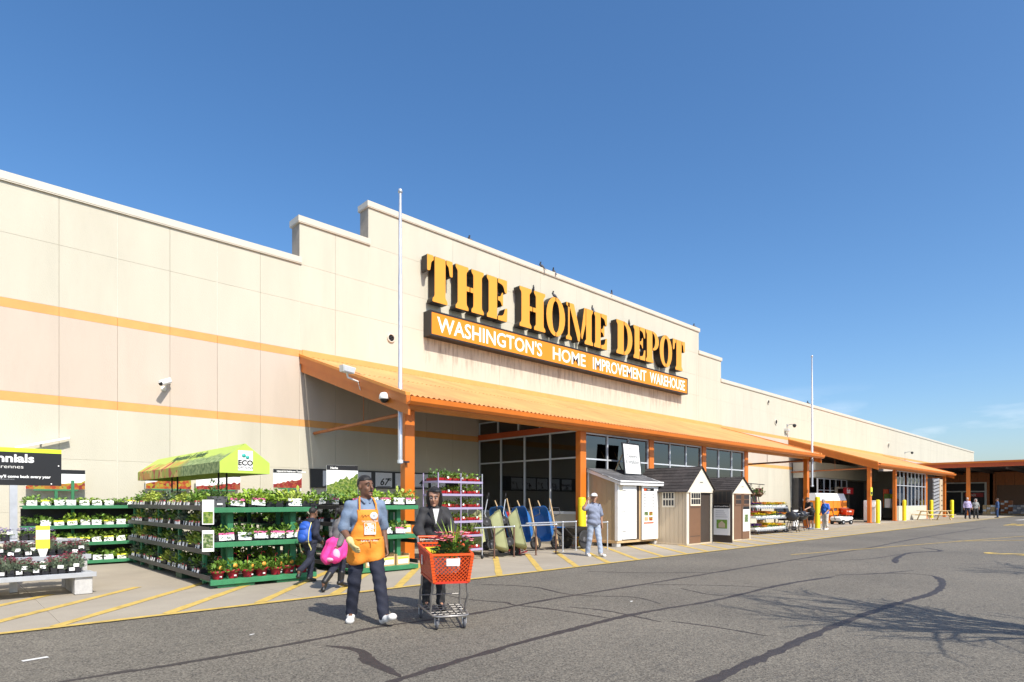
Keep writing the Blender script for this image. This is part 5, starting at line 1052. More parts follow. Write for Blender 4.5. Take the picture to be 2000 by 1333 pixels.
T, q, hp = person('woman in patterned top and dark trousers walking beside the man in lilac', (64.1, 9.95, 0), face_dir(-.9, -.4), 1.70, dict(knL=(.11,-.10,.52), anL=(.12,-.10,.1), toL=(.13,-.26,.05)), 'skin_light', 'pattern_top', .6, 'soft_black', 1, 'shoe_black', 'hair_grey', 'bob', 1.0, .017, toplen=.84)
T, q, hp = person('person in blue jeans standing among pallets under the far canopy', (69.5, 9.2, 0), face_dir(-.2, 1), 1.75, None, 'skin_mid', 'denim', .9, 'denim', 1, 'shoe_black', 'hair_brown', 'short', 1.05, .017)
# ================================================================ shopping cart
CT = thing('shopping_cart', 'orange plastic shopping cart with chrome frame pushed by the woman', 'shopping cart', (4.64, 6.06, 0), face_dir(-.465, -.885))
zb, zf, zk = .56, .89, .97
cb = {'bfl': (-.20,-.46,zb), 'bfr': (.20,-.46,zb), 'bbl': (-.24,.36,zb+.03), 'bbr': (.24,.36,zb+.03), 'tfl': (-.245,-.50,zf), 'tfr': (.245,-.50,zf), 'tbl': (-.28,.40,zk), 'tbr': (.28,.40,zk)}
cb = {k: Vector(v) for k, v in cb.items()}
def bil(a, b, c, d, u, v): return a.lerp(b, u).lerp(d.lerp(c, u), v)     # a b bottom, d c top
def lattice(name, a, b, c, d, n, m, w, diag, mt):
    mb = MB(); nn = (b-a).cross(d-a).normalized()
    if diag:
        for s in range(-m, n+1):
            for sg in (1, -1):
                P = []
                for k in range(m*4+1):
                    v = k/(m*4); u = (s+ (v*m if sg > 0 else (1-v)*m))/n
                    if -1e-6 <= u <= 1+1e-6: P.append(bil(a,b,c,d,u,v))
                if len(P) > 1: mb.bar(P[0], P[-1], w, .010, nn)
    else:
        for k in range(n+1): mb.bar(bil(a,b,c,d,k/n,0), bil(a,b,c,d,k/n,1), w, .009, nn)
        for k in range(m+1): mb.bar(bil(a,b,c,d,0,k/m), bil(a,b,c,d,1,k/m), w, .009, nn)
    return mb.build(name, mt, CT)
lattice('front_lattice', cb['bfl'], cb['bfr'], cb['tfr'], cb['tfl'], 9, 7, .0072, True, 'cart_orange')
lattice('side_lattice', cb['bbl'], cb['bfl'], cb['tfl'], cb['tbl'], 26, 12, .017, False, 'cart_orange_shaded'); lattice('side_lattice', cb['bbr'], cb['bfr'], cb['tfr'], cb['tbr'], 26, 12, .017, False, 'cart_orange_shaded')
lattice('back_lattice', cb['bbl'], cb['bbr'], cb['tbr'], cb['tbl'], 12, 9, .014, False, 'cart_orange_shaded'); lattice('basket_floor', cb['bbl'], cb['bbr'], cb['bfr'], cb['bfl'], 12, 20, .012, False, 'cart_orange_shaded')
for a, b in (('tfl','tfr'),('tbl','tfl'),('tbr','tfr'),('bfl','bfr'),('bbl','bfl'),('bbr','bfr'),('tbl','tbr')): MB().bar(cb[a], cb[b], .030, .026).build('rim', 'cart_orange' if a[0] == 't' else 'cart_orange_shaded', CT)
for a, b in (('bfl','tfl'),('bfr','tfr')): 
    MB().bar(cb[a], cb[b], .036, .030, (0,1,0)).build('corner_post', 'cart_orange', CT)
    for k in range(9): MB().bar(cb[a].lerp(cb[b],k/9+.03), cb[a].lerp(cb[b],k/9+.06), .042, .040, (0,1,0)).build('corner_rib', 'cart_orange', CT)
fa = bil(cb['bfl'],cb['bfr'],cb['tfr'],cb['tfl'],.36,.60); fb = bil(cb['bfl'],cb['bfr'],cb['tfr'],cb['tfl'],.70,.60); fc = bil(cb['bfl'],cb['bfr'],cb['tfr'],cb['tfl'],.70,.86); fd = bil(cb['bfl'],cb['bfr'],cb['tfr'],cb['tfl'],.36,.86)
o_ = Vector((0,-.014,0)); MB().hexa([fa, fb, fb+o_, fa+o_, fd, fc, fc+o_, fd+o_]).build('front_plate', 'white', CT)
sa_ = bil(cb['bbl'],cb['bfl'],cb['tfl'],cb['tbl'],.28,.55); MB().box(-.005,.0,-.04,.04,-.06,.06).build('side_sticker', 'tag_white', CT, sa_+Vector((-.014,0,0)))
for sx_ in (-1, 1):
    MB().tube([(.205*sx_,-.36,zb-.01),(.21*sx_,-.36,.45),(.225*sx_,-.33,.38),(.21*sx_,-.27,.28),(.215*sx_,-.22,.17)], .014, 8).build('frame_leg', 'chrome', CT)
    MB().tube([(.245*sx_,.30,zb),(.25*sx_,.30,.44),(.265*sx_,.33,.36),(.26*sx_,.36,.26),(.265*sx_,.38,.17)], .014, 8).build('frame_leg', 'chrome', CT)
    MB().tube([(.28*sx_,.40,zk-.02),(.275*sx_,.47,1.02),(.27*sx_,.52,1.045)], .013, 8).build('handle_arm', 'chrome', CT)
fp = [(-.27,.42,.165),(-.262,.2,.165),(-.215,-.36,.165),(-.20,-.44,.165),(-.155,-.48,.165),(.155,-.48,.165),(.20,-.44,.165),(.215,-.36,.165),(.262,.2,.165),(.27,.42,.165)]
MB().tube(fp, .015, 8).build('base_frame', 'chrome', CT)
for k in range(5): y = -.34+k*.16; w = .215+(y+.36)*.07; MB().tube([(-w,y,.165),(w,y,.165)], .0065, 6).build('rack_wire', 'chrome', CT)
for k in range(5): x = -.16+k*.08; MB().tube([(x*1.15,.34,.178),(x*.9,-.44,.178)], .0055, 6).build('rack_wire', 'chrome', CT)
MB().tube([(-.26,.36,.30),(.26,.36,.30)], .008, 6).build('cross_wire', 'chrome', CT)
MB().tube([(-.27,.52,1.045),(.27,.52,1.045)], .016, 10).build('handle', 'cart_orange', CT)
for k in range(9): x = -.22+k*.055; MB().tube([(x,.40,.86),(x,.42,1.0)], .0035, 4).build('seat_wire', 'chrome', CT)
MB().tube([(-.24,.28,1.02),(.24,.28,1.02)], .007, 6).build('seat_wire', 'chrome', CT); MB().tube([(-.25,.40,zk),(-.24,.28,1.02)], .006, 5).build('seat_wire', 'chrome', CT)
for (x, y) in ((-.165,-.40),(.165,-.40),(-.255,.36),(.255,.36)):
    w = MB().lathe([(0,-.016),(.045,-.016),(.062,-.012),(.064,0),(.062,.012),(.045,.016),(0,.016)], (x,y,.065), 16, 0, 'x').build('wheel', 'grey_dark', CT)
    MB().lathe([(0,-.019),(.022,-.019),(.022,.019),(0,.019)], (x,y,.065), 10, 0, 'x').build('hub', 'galv', w)
    f = MB(); f.box(x-.026,x-.019,y-.02,y+.02,.06,.145); f.box(x+.019,x+.026,y-.02,y+.02,.06,.145); f.box(x-.026,x+.026,y-.024,y+.024,.145,.152); f.build('fork', 'galv', CT)
# shopping in the basket
def tf(p): return CT.matrix_basis @ Vector(p)
CT_M = Matrix.Translation(CT.location) @ Matrix.Rotation(CT.rotation_euler[2], 4, 'Z')
p = CT_M @ Vector((.06,-.26,zb+.10)); FP = thing('flowering_plant', 'pink flowering potted plant with long grass blades in the shopping cart', 'plant', p)
MB().lathe([(.07,0),(.095,.16),(.10,.17),(.085,.17),(0,.15)], (0,0,0), 14).build('pot', 'offwhite', FP); rg = random.Random(5)
fm = MB(); leaves(fm, 170, (0,0,.24), (.20,.17,.17), .10, rg, .3); fm.build('foliage', 'leaf_dark', FP)
pt = MB()
for _ in range(34):
    a = rg.uniform(0,6.28); rr_ = rg.uniform(.06,.25); c = Vector((rr_*math.cos(a)*1.15, rr_*math.sin(a)*.9, .36+rg.uniform(0,.12)))
    for k in range(6):
        an = k*1.05+rg.uniform(-.2,.2); e = Vector((math.cos(an),math.sin(an),rg.uniform(-.1,.4)))*.055; f = Vector((-math.sin(an),math.cos(an),.1))*.028
        pt.add([c, c+e*.6+f, c+e, c+e*.6-f], [(0,1,2,3)])
pt.build('petals', 'petal_pink', FP)
gm = MB()
for _ in range(26):
    a = rg.uniform(0,6.28); l = rg.uniform(.35,.62); t_ = rg.uniform(.1,.4); d = Vector((math.cos(a)*t_, math.sin(a)*t_, 1)).normalized(); s = Vector((-math.sin(a), math.cos(a), 0))*.008; b0 = Vector((math.cos(a)*.03+.02, math.sin(a)*.03+.03, .15))
    m_ = b0+d*l*.6; e = b0+d*l+Vector((math.cos(a),math.sin(a),-.3))*.06; gm.add([b0-s,b0+s,m_+s,m_-s,e], [(0,1,2,3),(3,2,4)])
gm.build('grass_blades', 'leaf_a', FP)
p = CT_M @ Vector((-.06,.16,zb+.03)); BX = thing('boxed_goods', 'row of yellow and white boxes at the back of the shopping cart', 'boxes', p, CT.rotation_euler[2])
for k in range(4): 
    MB().box(-.16+k*.085,-.08+k*.085,-.07,.07,0,.34).build('box', 'white', BX); MB().box(-.161+k*.085,-.079+k*.085,-.072,.071,.22,.341).build('box_top', 'tag_yellow', BX)
# ================================================================ tubs, barrows, pipe railing
def rrect(w, l, r, n=3):
    P = []
    for (cx, cy, a0) in ((w-r,l-r,0),(-w+r,l-r,90),(-w+r,-l+r,180),(w-r,-l+r,270)):
        for k in range(n+1): a = R(a0+90*k/n); P.append((cx+r*math.cos(a), cy+r*math.sin(a)))
    return P
def tub(rings, thick=.012):     # rings: (z, halfw, halfl, cx, r) from the floor to the rim
    mb = MB(); n = 16; outer = []; inner = []
    for (z, w, l, cy, r) in rings: outer.append([(x, y+cy, z) for x, y in rrect(w,l,r)]); inner.append([(x, y+cy, z+.004) for x, y in rrect(w-thick,l-thick,max(r-thick,.01))])
    seq = outer + inner[::-1]; vs = [v for q in seq for v in q]
    mb.add(vs, [(i*n+k, i*n+(k+1) % n, (i+1)*n+(k+1) % n, (i+1)*n+k) for i in range(len(seq)-1) for k in range(n)], 0, True)
    mb.add(outer[0], [tuple(range(n))[::-1]]); mb.add(inner[0], [tuple(range(n))]); return mb
def wheel(T, c, r, w, axis='x', m='rubber', hub='grey', name='wheel'):
    o = MB().lathe([(r*.6,-w*.3),(r*.82,-w*.5),(r*.97,-w*.35),(r,0),(r*.97,w*.35),(r*.82,w*.5),(r*.6,w*.3)], c, 20, 0, axis).build(name, m, T)
    MB().lathe([(0,-w*.42),(r*.2,-w*.40),(r*.3,-w*.22),(r*.62,-w*.26),(r*.62,w*.26),(r*.3,w*.22),(r*.2,w*.40),(0,w*.42)], c, 16, 0, axis).build('rim', hub, o); return o
def dump_cart(loc, rot, label):
    T = thing('dump_cart', label, 'garden cart', loc, 0, 'olive dump carts tipped on end'); T.rotation_euler = rot; T.scale = (.9, .9, .9)
    tub([(.30,.26,.42,0,.06),(.36,.30,.48,0,.07),(.55,.36,.58,.0,.08),(.60,.385,.61,0,.08),(.61,.41,.635,0,.08)], .014).build('tub', 'olive', T)
    for k in range(5): MB().hexa([(-.2+k*.1-.012,-.50,.40),(-.2+k*.1+.012,-.50,.40),(-.2+k*.1+.012,-.47,.36),(-.2+k*.1-.012,-.47,.36),(-.2+k*.1-.012,-.60,.56),(-.2+k*.1+.012,-.60,.56),(-.2+k*.1+.012,-.56,.56),(-.2+k*.1-.012,-.56,.56)]).build('rib', 'olive', T)
    MB().box(-.22,.22,-.36,.36,.24,.29).build('chassis', 'black', T); MB().box(-.16,-.02,-.44,-.30,.19,.30).build('bracket', 'olive', T); MB().box(.04,.18,-.40,-.26,.20,.30).build('bracket', 'olive', T)
    for (x, y) in ((-.33,-.34),(.33,-.34),(-.33,.34),(.33,.34)): wheel(T, (x,y,.14), .14, .09, 'x', 'rubber', 'grey_dark')
    for y in (-.34, .34): MB().tube([(-.33,y,.14),(.33,y,.14)], .014, 6).build('axle', 'black', T)
    MB().tube([(0,.36,.25),(0,.62,.22),(0,1.05,.40)], .016, 8).build('drawbar', 'galv', T)
    MB().tube([(.10*math.cos(a), 1.14+.09*math.sin(a), .43+.035*math.sin(a)) for a in [2*math.pi*k/14 for k in range(15)]], .014, 6).build('grip', 'black', T)
dump_cart((10.75, 12.4, .60), (R(80), R(8), R(62)), 'olive garden cart tipped up, next to the lavender trolley')
dump_cart((11.38, 12.3, .60), (R(76), R(14), R(50)), 'olive garden cart tipped up, in front of the red hand truck')
dump_cart((11.0, 13.5, .60), (R(80), R(6), R(40)), 'olive garden cart tipped up at the back of the row')
def hand_truck(loc, rz, lean, label):
    T = thing('hand_truck', label, 'hand truck', loc, 0); T.rotation_euler = (lean, 0, rz)
    for x in (-.17, .17): MB().tube([(x,0,.04),(x,0,1.0),(x*.8,.02,1.25)], .02, 8).build('rail', 'hand_red', T)
    for z in (.12,.42,.72,1.0): MB().tube([(-.17,0,z),(0,-.03,z),(.17,0,z)], .014, 6).build('cross_bar', 'hand_red', T)
    MB().box(-.20,.20,-.22,.01,.02,.035).build('toe_plate', 'hand_red', T); MB().tube([(-.136,.02,1.25),(-.08,.06,1.36),(.08,.06,1.36),(.136,.02,1.25)], .02, 8).build('handle', 'black', T)
    for x in (-.22,.22): wheel(T, (x,.10,.13), .13, .07)
hand_truck((11.95, 12.15, .02), R(40), R(-16), 'red hand truck leaning by the olive carts')
hand_truck((12.2, 12.9, .02), R(30), R(-12), 'second red hand truck behind the blue wheelbarrow')
def barrow(loc, rot, label, m, big=False, group='blue wheelbarrows standing on their noses'):
    T = thing('wheelbarrow', label, 'wheelbarrow', loc, 0, group); T.rotation_euler = rot
    # built lying: nose at -y, handles to +y
    tub([(.36,.17,.28,-.12,.10),(.42,.22,.36,-.10,.12),(.56,.30,.48,-.06,.14),(.62,.33,.52,-.05,.15),(.63,.36,.55,-.05,.16)], .008).build('tray', m, T)
    for sx_ in (-1,1):
        MB().bar((.07*sx_,-.82,.20), (.24*sx_,.42,.36), .036, .048).build('handle_pole', 'wood', T)
        MB().tube([(.24*sx_,.42,.36),(.275*sx_,.68,.40)], [.022,.017], 8).build('grip', 'wood', T)
        MB().tube([(.20*sx_,.10,.33),(.22*sx_,.16,.02),(.22*sx_,.34,.02),(.23*sx_,.40,.34)], .013, 6).build('leg', 'steel_dark', T); MB().tube([(.10*sx_,-.55,.24),(.20*sx_,-.55,.52)], .010, 6).build('brace', 'black', T)
    wheel(T, (0,-.70,.20), .20, .10, 'x', 'rubber', m if not big else 'grey_dark'); MB().tube([(-.10,-.70,.20),(.10,-.70,.20)], .012, 6).build('axle', 'galv', T)
    MB().tube([(-.10,-.78,.23),(0,-.93,.20),(.10,-.78,.23)], .012, 6).build('nose_guard', 'steel_dark', T)
barrow((12.7, 13.15, .95), (R(98), R(-6), R(-92)), 'blue wheelbarrow standing on its nose, nearest the red hand truck', 'barrow_blue')
barrow((13.4, 12.9, .95), (R(98), R(-6), R(-95)), 'blue wheelbarrow standing on its nose, middle of the three', 'barrow_blue')
barrow((14.15, 12.75, .95), (R(98), R(-6), R(-95)), 'blue wheelbarrow standing on its nose, nearest the yellow bollard', 'barrow_blue')
BB = thing('wheelbarrow', 'black wheelbarrow with large spoked wheel beside the tan shed', 'wheelbarrow', (14.75, 12.55, 0), R(100))
tub([(.40,.20,.30,-.05,.10),(.46,.26,.40,-.03,.12),(.66,.36,.58,.05,.14),(.69,.39,.62,.05,.15)], .008).build('tray', 'barrow_black', BB)
for sx_ in (-1,1):
    wheel(BB, (.30*sx_,-.10,.31), .31, .07, 'x', 'rubber', 'grey_dark'); MB().tube([(.22*sx_,-.5,.38),(.24*sx_,.5,.44),(.26*sx_,1.0,.72)], .016, 8).build('frame_tube', 'steel_dark', BB)
    MB().tube([(.2*sx_,.35,.40),(.2*sx_,.4,.02)], .013, 6).build('leg', 'steel_dark', BB)
MB().tube([(-.26,1.0,.72),(.26,1.0,.72)], .016, 8).build('handle', 'barrow_blue', BB); MB().tube([(-.3,-.1,.31),(.3,-.1,.31)], .014, 6).build('axle', 'galv', BB)
# bent pipe rails
def pipe_rail(t0, t1, n, h, label, m, posts=None):
    T = thing('pipe_rail', label, 'rail', (t0, n, .008), 0, 'bent pipe rails in front of the barrows'); L = t1-t0
    MB().tube([(0,0,h),(L,0,h)], .022, 8).build('top_pipe', 'galv', T)
    for x in (posts or (0, L)):
        MB().tube([(x,0,0),(x,0,h)], .022, 8).build('post', m, T); MB().lathe([(.045,0),(.05,.008),(.024,.012)], (x,0,0), 10).build('foot', m, T); MB().lathe([(.0,-.03),(.032,-.025),(.034,.02),(0,.03)], (x,0,h), 10).build('elbow', 'galv', T)
pipe_rail(10.0, 11.4, 11.82, .82, 'rusty pipe rail in front of the olive carts', 'pipe_rust', (.68, 1.4)); pipe_rail(11.55, 12.15, 11.72, .84, 'short rusty pipe rail by the red hand truck', 'pipe_rust', (.6,))
pipe_rail(11.9, 12.95, 11.65, .84, 'rusty pipe rail in front of the blue wheelbarrows', 'pipe_rust', (1.0,)); pipe_rail(12.1, 14.25, 12.05, .88, 'long grey pipe rail across the blue wheelbarrows', 'galv', (1.55, 2.15)); pipe_rail(14.35, 15.3, 11.65, .85, 'grey pipe rail end behind the man in the cap', 'galv', (.95,))
def bollard(t, n, h, label, r=.11):
    T = thing('bollard', label, 'bollard', (t, n, 0), 0, 'yellow bollards along the store')
    MB().lathe([(r,.008),(r,h-.06),(r*.92,h-.02),(r*.6,h),(0,h+.012)], (0,0,0), 16).build('sleeve', 'bollard', T)
    MB().lathe([(r*1.02,h*.82),(r*1.02,h*.82+.015)], (0,0,0), 16).build('band', 'bollard', T); MB().lathe([(r*1.25,.008),(r*1.2,.02),(r,.022)], (0,0,0), 14).build('footing', 'cinder', T)
bollard(15.50, 12.85, 1.64, 'yellow bollard beside the tan shed, behind the man in the cap', .13); bollard(35.2, 12.45, 1.75, 'yellow bollard beside the woman in blue', .13)
bollard(46.1, 12.45, 1.6, 'yellow bollard with a white cap near the white bins', .13); bollard(53.2, 12.6, 1.6, 'yellow bollard in front of the exit windows, left end', .13); bollard(63.1, 12.9, 1.6, 'yellow bollard behind the picnic table', .14); bollard(66.3, 12.0, 1.6, 'yellow bollard at right end of the picnic table', .14); bollard(26.9, 13.2, 1.75, 'yellow bollard behind the flower stand', .13)
# ================================================================ garden sheds
S1 = thing('garden_shed', 'tan board lean-to shed with white trim and white doors', 'shed', (16.15, 11.9, 0))
w_, d_ = 2.43, 1.25; zb1, zh, zl = .22, 2.62, 2.17
for x in (0.0, w_-.22):
    for y in (.02, d_-.2): MB().cbox(x, x+.22, y, y+.2, .01, .13, .006).build('skid_block', 'cinder', S1)
MB().cbox(-.02, w_+.02, .0, d_, .13, zb1, .006).build('floor_frame', 'wood', S1)
nb_ = 6
for k in range(nb_):
    y0 = d_*k/nb_+.004; y1 = d_*(k+1)/nb_-.004; z0 = zl+(zh-zl)*y0/d_-.05; z1 = zl+(zh-zl)*y1/d_-.05
    for x in (0, w_-.02): MB().hexa([(x,y0,zb1),(x+.02,y0,zb1),(x+.02,y1,zb1),(x,y1,zb1),(x,y0,z0),(x+.02,y0,z0),(x+.02,y1,z1),(x,y1,z1)]).build('siding_board', 'shed_tan', S1)
MB().box(0,w_,d_-.02,d_-.001,zb1,zh-.05).build('back_wall', 'shed_tan', S1)
for x in (-.02, w_-.08): MB().cbox(x, x+.10, -.03, .0, zb1, zl-.03, .004).build('corner_trim', 'white', S1)
MB().box(-.022,-.002,-.03,.08,zb1,zl-.03).build('corner_trim', 'white', S1); MB().box(-.022,-.002,d_-.08,d_,zb1,zh-.07).build('corner_trim', 'white', S1)
MB().cbox(.10, .24, -.02, .0, zb1, zl-.12, .003).build('door_jamb', 'vinyl_cream', S1); MB().cbox(2.30, 2.345, -.02, .0, zb1, zl-.12, .003).build('door_jamb', 'vinyl_cream', S1)
MB().cbox(-.06, w_+.06, -.18, -.15, zl-.13, zl+.02, .004).build('fascia', 'white', S1)
for (x0) in (-.06, w_+.03): MB().hexa([(x0,-.15,zl-.12),(x0+.03,-.15,zl-.12),(x0+.03,d_+.06,zh-.09),(x0,d_+.06,zh-.09),(x0,-.15,zl),(x0+.03,-.15,zl),(x0+.03,d_+.06,zh+.03),(x0,d_+.06,zh+.03)]).build('rake_trim', 'white', S1)
for r_ in range(6):
    for k in range(9):
        y0 = -.20+r_*.255; off = .14 if r_ % 2 else 0; x0 = max(-.09, -.09+k*.31-off); x1 = min(w_+.09, -.09+(k+1)*.31-off-.006)
        if x1-x0 < .03: continue
        z = lambda y: zl+.03+(zh-zl)/d_*y
        y1 = min(y0+.27, d_+.08); MB().hexa([(x0,y0,z(y0)),(x1,y0,z(y0)),(x1,y1,z(y1)-.01),(x0,y1,z(y1)-.01),(x0,y0,z(y0)+.014),(x1,y0,z(y0)+.014),(x1,y1,z(y1)),(x0,y1,z(y1))]).build('shingle', 'shingle_grey', S1)
dl = MB(); dl.cbox(.24, 1.02, -.05, -.015, zb1+.03, zl-.13, .004).build('door', 'white', S1)
for z in (.5, 1.15, 1.85): MB().box(.25,.40,-.056,-.0505,z,z+.02).build('hinge', 'black', S1)
MB().box(1.03, 1.30, -.01, .9, zb1, zl-.14).build('opening', 'vinyl_dark', S1); MB().cbox(1.22,1.30,-.02,.0,zb1,zl-.14,.003).build('door_jamb', 'wood', S1)
D2 = MB().cbox(1.31, 2.29, -.075, -.04, zb1-.02, zl-.11, .004).build('door', 'white', S1)
def child(mb, nm, m, par): return mb.build(nm, m, par)
child(MB().box(1.40,2.02,-.079,-.0755,1.86,1.96), 'poster_header', 'board_black', D2); lettering('Sheds', .075, 'white', D2, (1.62,-.081,1.885)); child(MB().box(1.41,1.56,-.0795,-.0792,1.875,1.945), 'poster_logo', 'cart_orange', D2)
for k in range(5):
    for x in (1.42, 1.92): child(MB().box(x,x+.10,-.079,-.0756,1.32+k*.10,1.36+k*.10), 'poster_print', 'grey', D2)
for (x, z, m_) in ((1.44,1.02,'print_herbs2'),(1.72,1.02,'print_peppers'),(1.44,.84,'wood'),(1.72,.84,'print_peppers')): child(MB().box(x,x+.22,-.079,-.0756,z,z+.13), 'poster_picture', m_, D2)
child(MB().box(1.40,2.0,-.079,-.0756,.74,.79), 'poster_strip', 'cart_orange', D2); child(MB().box(1.36,2.24,-.078,-.0756,zb1+.10,zb1+.105), 'poster_edge', 'grey_dark', D2)
SG = thing('shed_sign', 'leaning white sign in black frame on the roof of the tan shed', 'sign', (17.35, 12.45, 2.42), R(4)); SG.rotation_euler = (R(-6), 0, R(4))
MB().cbox(0, 1.14, 0, .04, 0, 1.16, .006).build('frame', 'black', SG); MB().box(.06,1.08,-.004,.0,.06,1.10).build('panel', 'white', SG)
lettering('Installed Sheds', .12, 'grey', SG, (.57,-.006,.93), align='CENTER', width=.62); MB().box(.12,1.0,-.0055,-.0042,.86,.872).build('rule', 'grey', SG)
lettering('Delivery', .20, 'board_black', SG, (.57,-.006,.62), align='CENTER'); lettering('& Installation', .20, 'board_black', SG, (.57,-.006,.42), align='CENTER', width=.86); lettering('included in Price', .09, 'grey', SG, (.57,-.006,.28), align='CENTER'); MB().box(.10,1.04,-.0055,-.0042,.08,.2).build('foot_print', 'petal_white', SG)
for x in (.2,.9): MB().bar((x,.05,.9),(x,.55,.16),.03,.03).build('prop', 'wood', SG)
def vinyl_shed(t, n, w, d, ze, zp, label, wall, door_open):
    T = thing('garden_shed', label, 'shed', (t, n, 0))
    MB().cbox(-.03, w+.03, -.03, d, .008, .06, .005).build('base', 'vinyl_tan', T)
    nk = int(d/.16)
    for x in (0, w-.03):
        for k in range(nk): MB().cbox(x, x+.03, d*k/nk+.004, d*(k+1)/nk-.004, .06, ze-.02, .004).build('siding_board', wall, T)
    MB().box(0,w,d-.03,d,.06,ze).build('back_wall', wall, T)
    for x in (-.01, w-.13): MB().cbox(x, x+.14, -.02, .02, .06, ze-.01, .006).build('corner_panel', 'vinyl_cream', T)
    for k in range(4): MB().box(.015+k*.028, .027+k*.028, -.024, -.0205, .2, .85).build('flute', 'vinyl_cream', T)
    kk = (zp-ze)/(w/2); MB().prism([(-.12,ze-.12*kk-.015),(w+.12,ze-.12*kk-.015),(w/2,zp-.015)], -.06, .02, 'xz').build('gable', 'vinyl_cream', T)
    MB().prism([(w/2-.18,ze+.28*(zp-ze)),(w/2+.18,ze+.28*(zp-ze)),(w/2+.18,ze+.38*(zp-ze)),(w/2,ze+.62*(zp-ze)),(w/2-.18,ze+.38*(zp-ze))], -.066, -.0605, 'xz').build('gable_plate', 'vinyl_cream', T)
    MB().box(w/2-.10,w/2+.10,-.07,-.0665,ze+.3*(zp-ze),ze+.33*(zp-ze)).build('vent_slot', 'black', T)
    nr = 8; sl = Vector((w/2+.14, 0, zp-ze+.14*(zp-ze)/(w/2)))
    for sg in (-1, 1):
        for r_ in range(nr):
            for q in range(5):
                a0, a1 = r_/nr, (r_+1.08)/nr; y0, y1 = -.12+(d+.2)*q/5+.003, -.12+(d+.2)*(q+1)/5-.003
                def pt(a, y, up): return (w/2+sg*(w/2+.14)*(1-a), y, ze-.14*(zp-ze)/(w/2)+(zp-ze)*(1+.28/w)*a+up)
                MB().hexa([pt(a0,y0,.012),pt(a0,y1,.012),pt(a1,y1,.0),pt(a1,y0,.0),pt(a0,y0,.04),pt(a0,y1,.04),pt(a1,y1,.022),pt(a1,y0,.022)]).build('roof_shingle', 'shingle', T)
    return T
def window_grid(T, x0, x1, z0, z1, y, fm, ncol=4, nrow=2):
    W = MB().cbox(x0, x1, y-.02, y, z0, z1, .004).build('window', fm, T); wd = (x1-x0-.06)/ncol; hd = (z1-z0-.08)/nrow
    for i in range(ncol):
        for j in range(nrow): MB().box(x0+.035+i*wd+.012, x0+.035+(i+1)*wd-.012, y-.024, y-.021, z0+.045+j*hd+.015, z0+.045+(j+1)*hd-.015).build('pane', 'black', W)
S2 = vinyl_shed(18.5, 10.75, 1.75, 2.1, 1.93, 2.70, 'cream gabled shed with brown doors open and a white paned window', 'vinyl_tan', 1)
o = MB().cbox(.13, .88, -.035, -.005, .06, 1.90, .005).build('door', 'vinyl_brown', S2); window_grid(o, .17, .84, 1.35, 1.84, -.036, 'vinyl_cream'); MB().box(.18,.83,-.039,-.0355,.3,.32).build('panel_line', 'vinyl_dark', o); MB().box(.18,.83,-.039,-.0355,1.28,1.30).build('panel_line', 'vinyl_dark', o)
MB().box(.9, 1.6, .02, 1.9, .065, 1.9).build('interior', 'vinyl_dark', S2)
# right leaf swung open towards the road, board on its inner face
th = R(-97); DR = MB().cbox(-.78, 0, -.02, .02, .06, 1.90, .005).build('door', 'vinyl_dark', S2, (1.70, -.05, 0), R(84))
for k in range(4): MB().box(-.72+k*.17, -.58+k*.17, .021, .024, 1.45, 1.85).build('lattice_slot', 'black', DR)
child(MB().box(-.70,-.06,.022,.034,.32,1.40), 'poster', 'white', DR); child(MB().box(-.705,-.055,.035,.037,1.26,1.42), 'poster_header', 'board_black', DR)
o = lettering('Do-It-Yourself Sheds', .06, 'white', DR, (-.09,.039,1.31), rz=R(180), width=.56); child(MB().box(-.60,-.18,.035,.037,.55,.86), 'poster_picture', 'leaf_b', DR); child(MB().prism([(-.52,.58),(-.26,.58),(-.26,.72),(-.39,.82),(-.52,.72)], .0372, .039, 'xz'), 'poster_house', 'vinyl_tan', DR)
for k in range(4): child(MB().box(-.62+.05*k,-.14,.035,.037,.95+.07*k,.965+.07*k), 'poster_line', 'grey', DR)
# side windows of the cream shed
for k in range(2):
    o = MB().cbox(-.02,.0,.45+k*.62,.45+k*.62+.5,1.3,1.85,.004).build('window', 'vinyl_cream', S2)
    for i in range(4):
        for j in range(2): MB().box(-.024,-.0205,.49+k*.62+i*.11,.49+k*.62+i*.11+.075,1.36+j*.25,1.36+j*.25+.19).build('pane', 'black', o)
S3 = vinyl_shed(21.75, 10.75, 1.5, 1.5, 1.90, 2.42, 'smaller brown door shed with dark roof right of the cream shed', 'vinyl_tan', 0)
for k in range(2):
    o = MB().cbox(.13+k*.63, .13+k*.63+.61, -.035-.02*k, -.005, .06, 1.88, .005).build('door', 'vinyl_brown', S3); window_grid(o, .19+k*.63, .68+k*.63, 1.35, 1.80, -.036-.02*k, 'vinyl_brown', 4, 2)
child(MB().box(.80,1.34,-.062,-.0555,.35,1.30), 'poster', 'white', S3); child(MB().box(.80,1.34,-.065,-.0625,1.20,1.31), 'poster_header', 'board_black', S3); child(MB().box(.92,1.22,-.065,-.0625,.7,1.0), 'poster_picture', 'print_herbs2', S3)
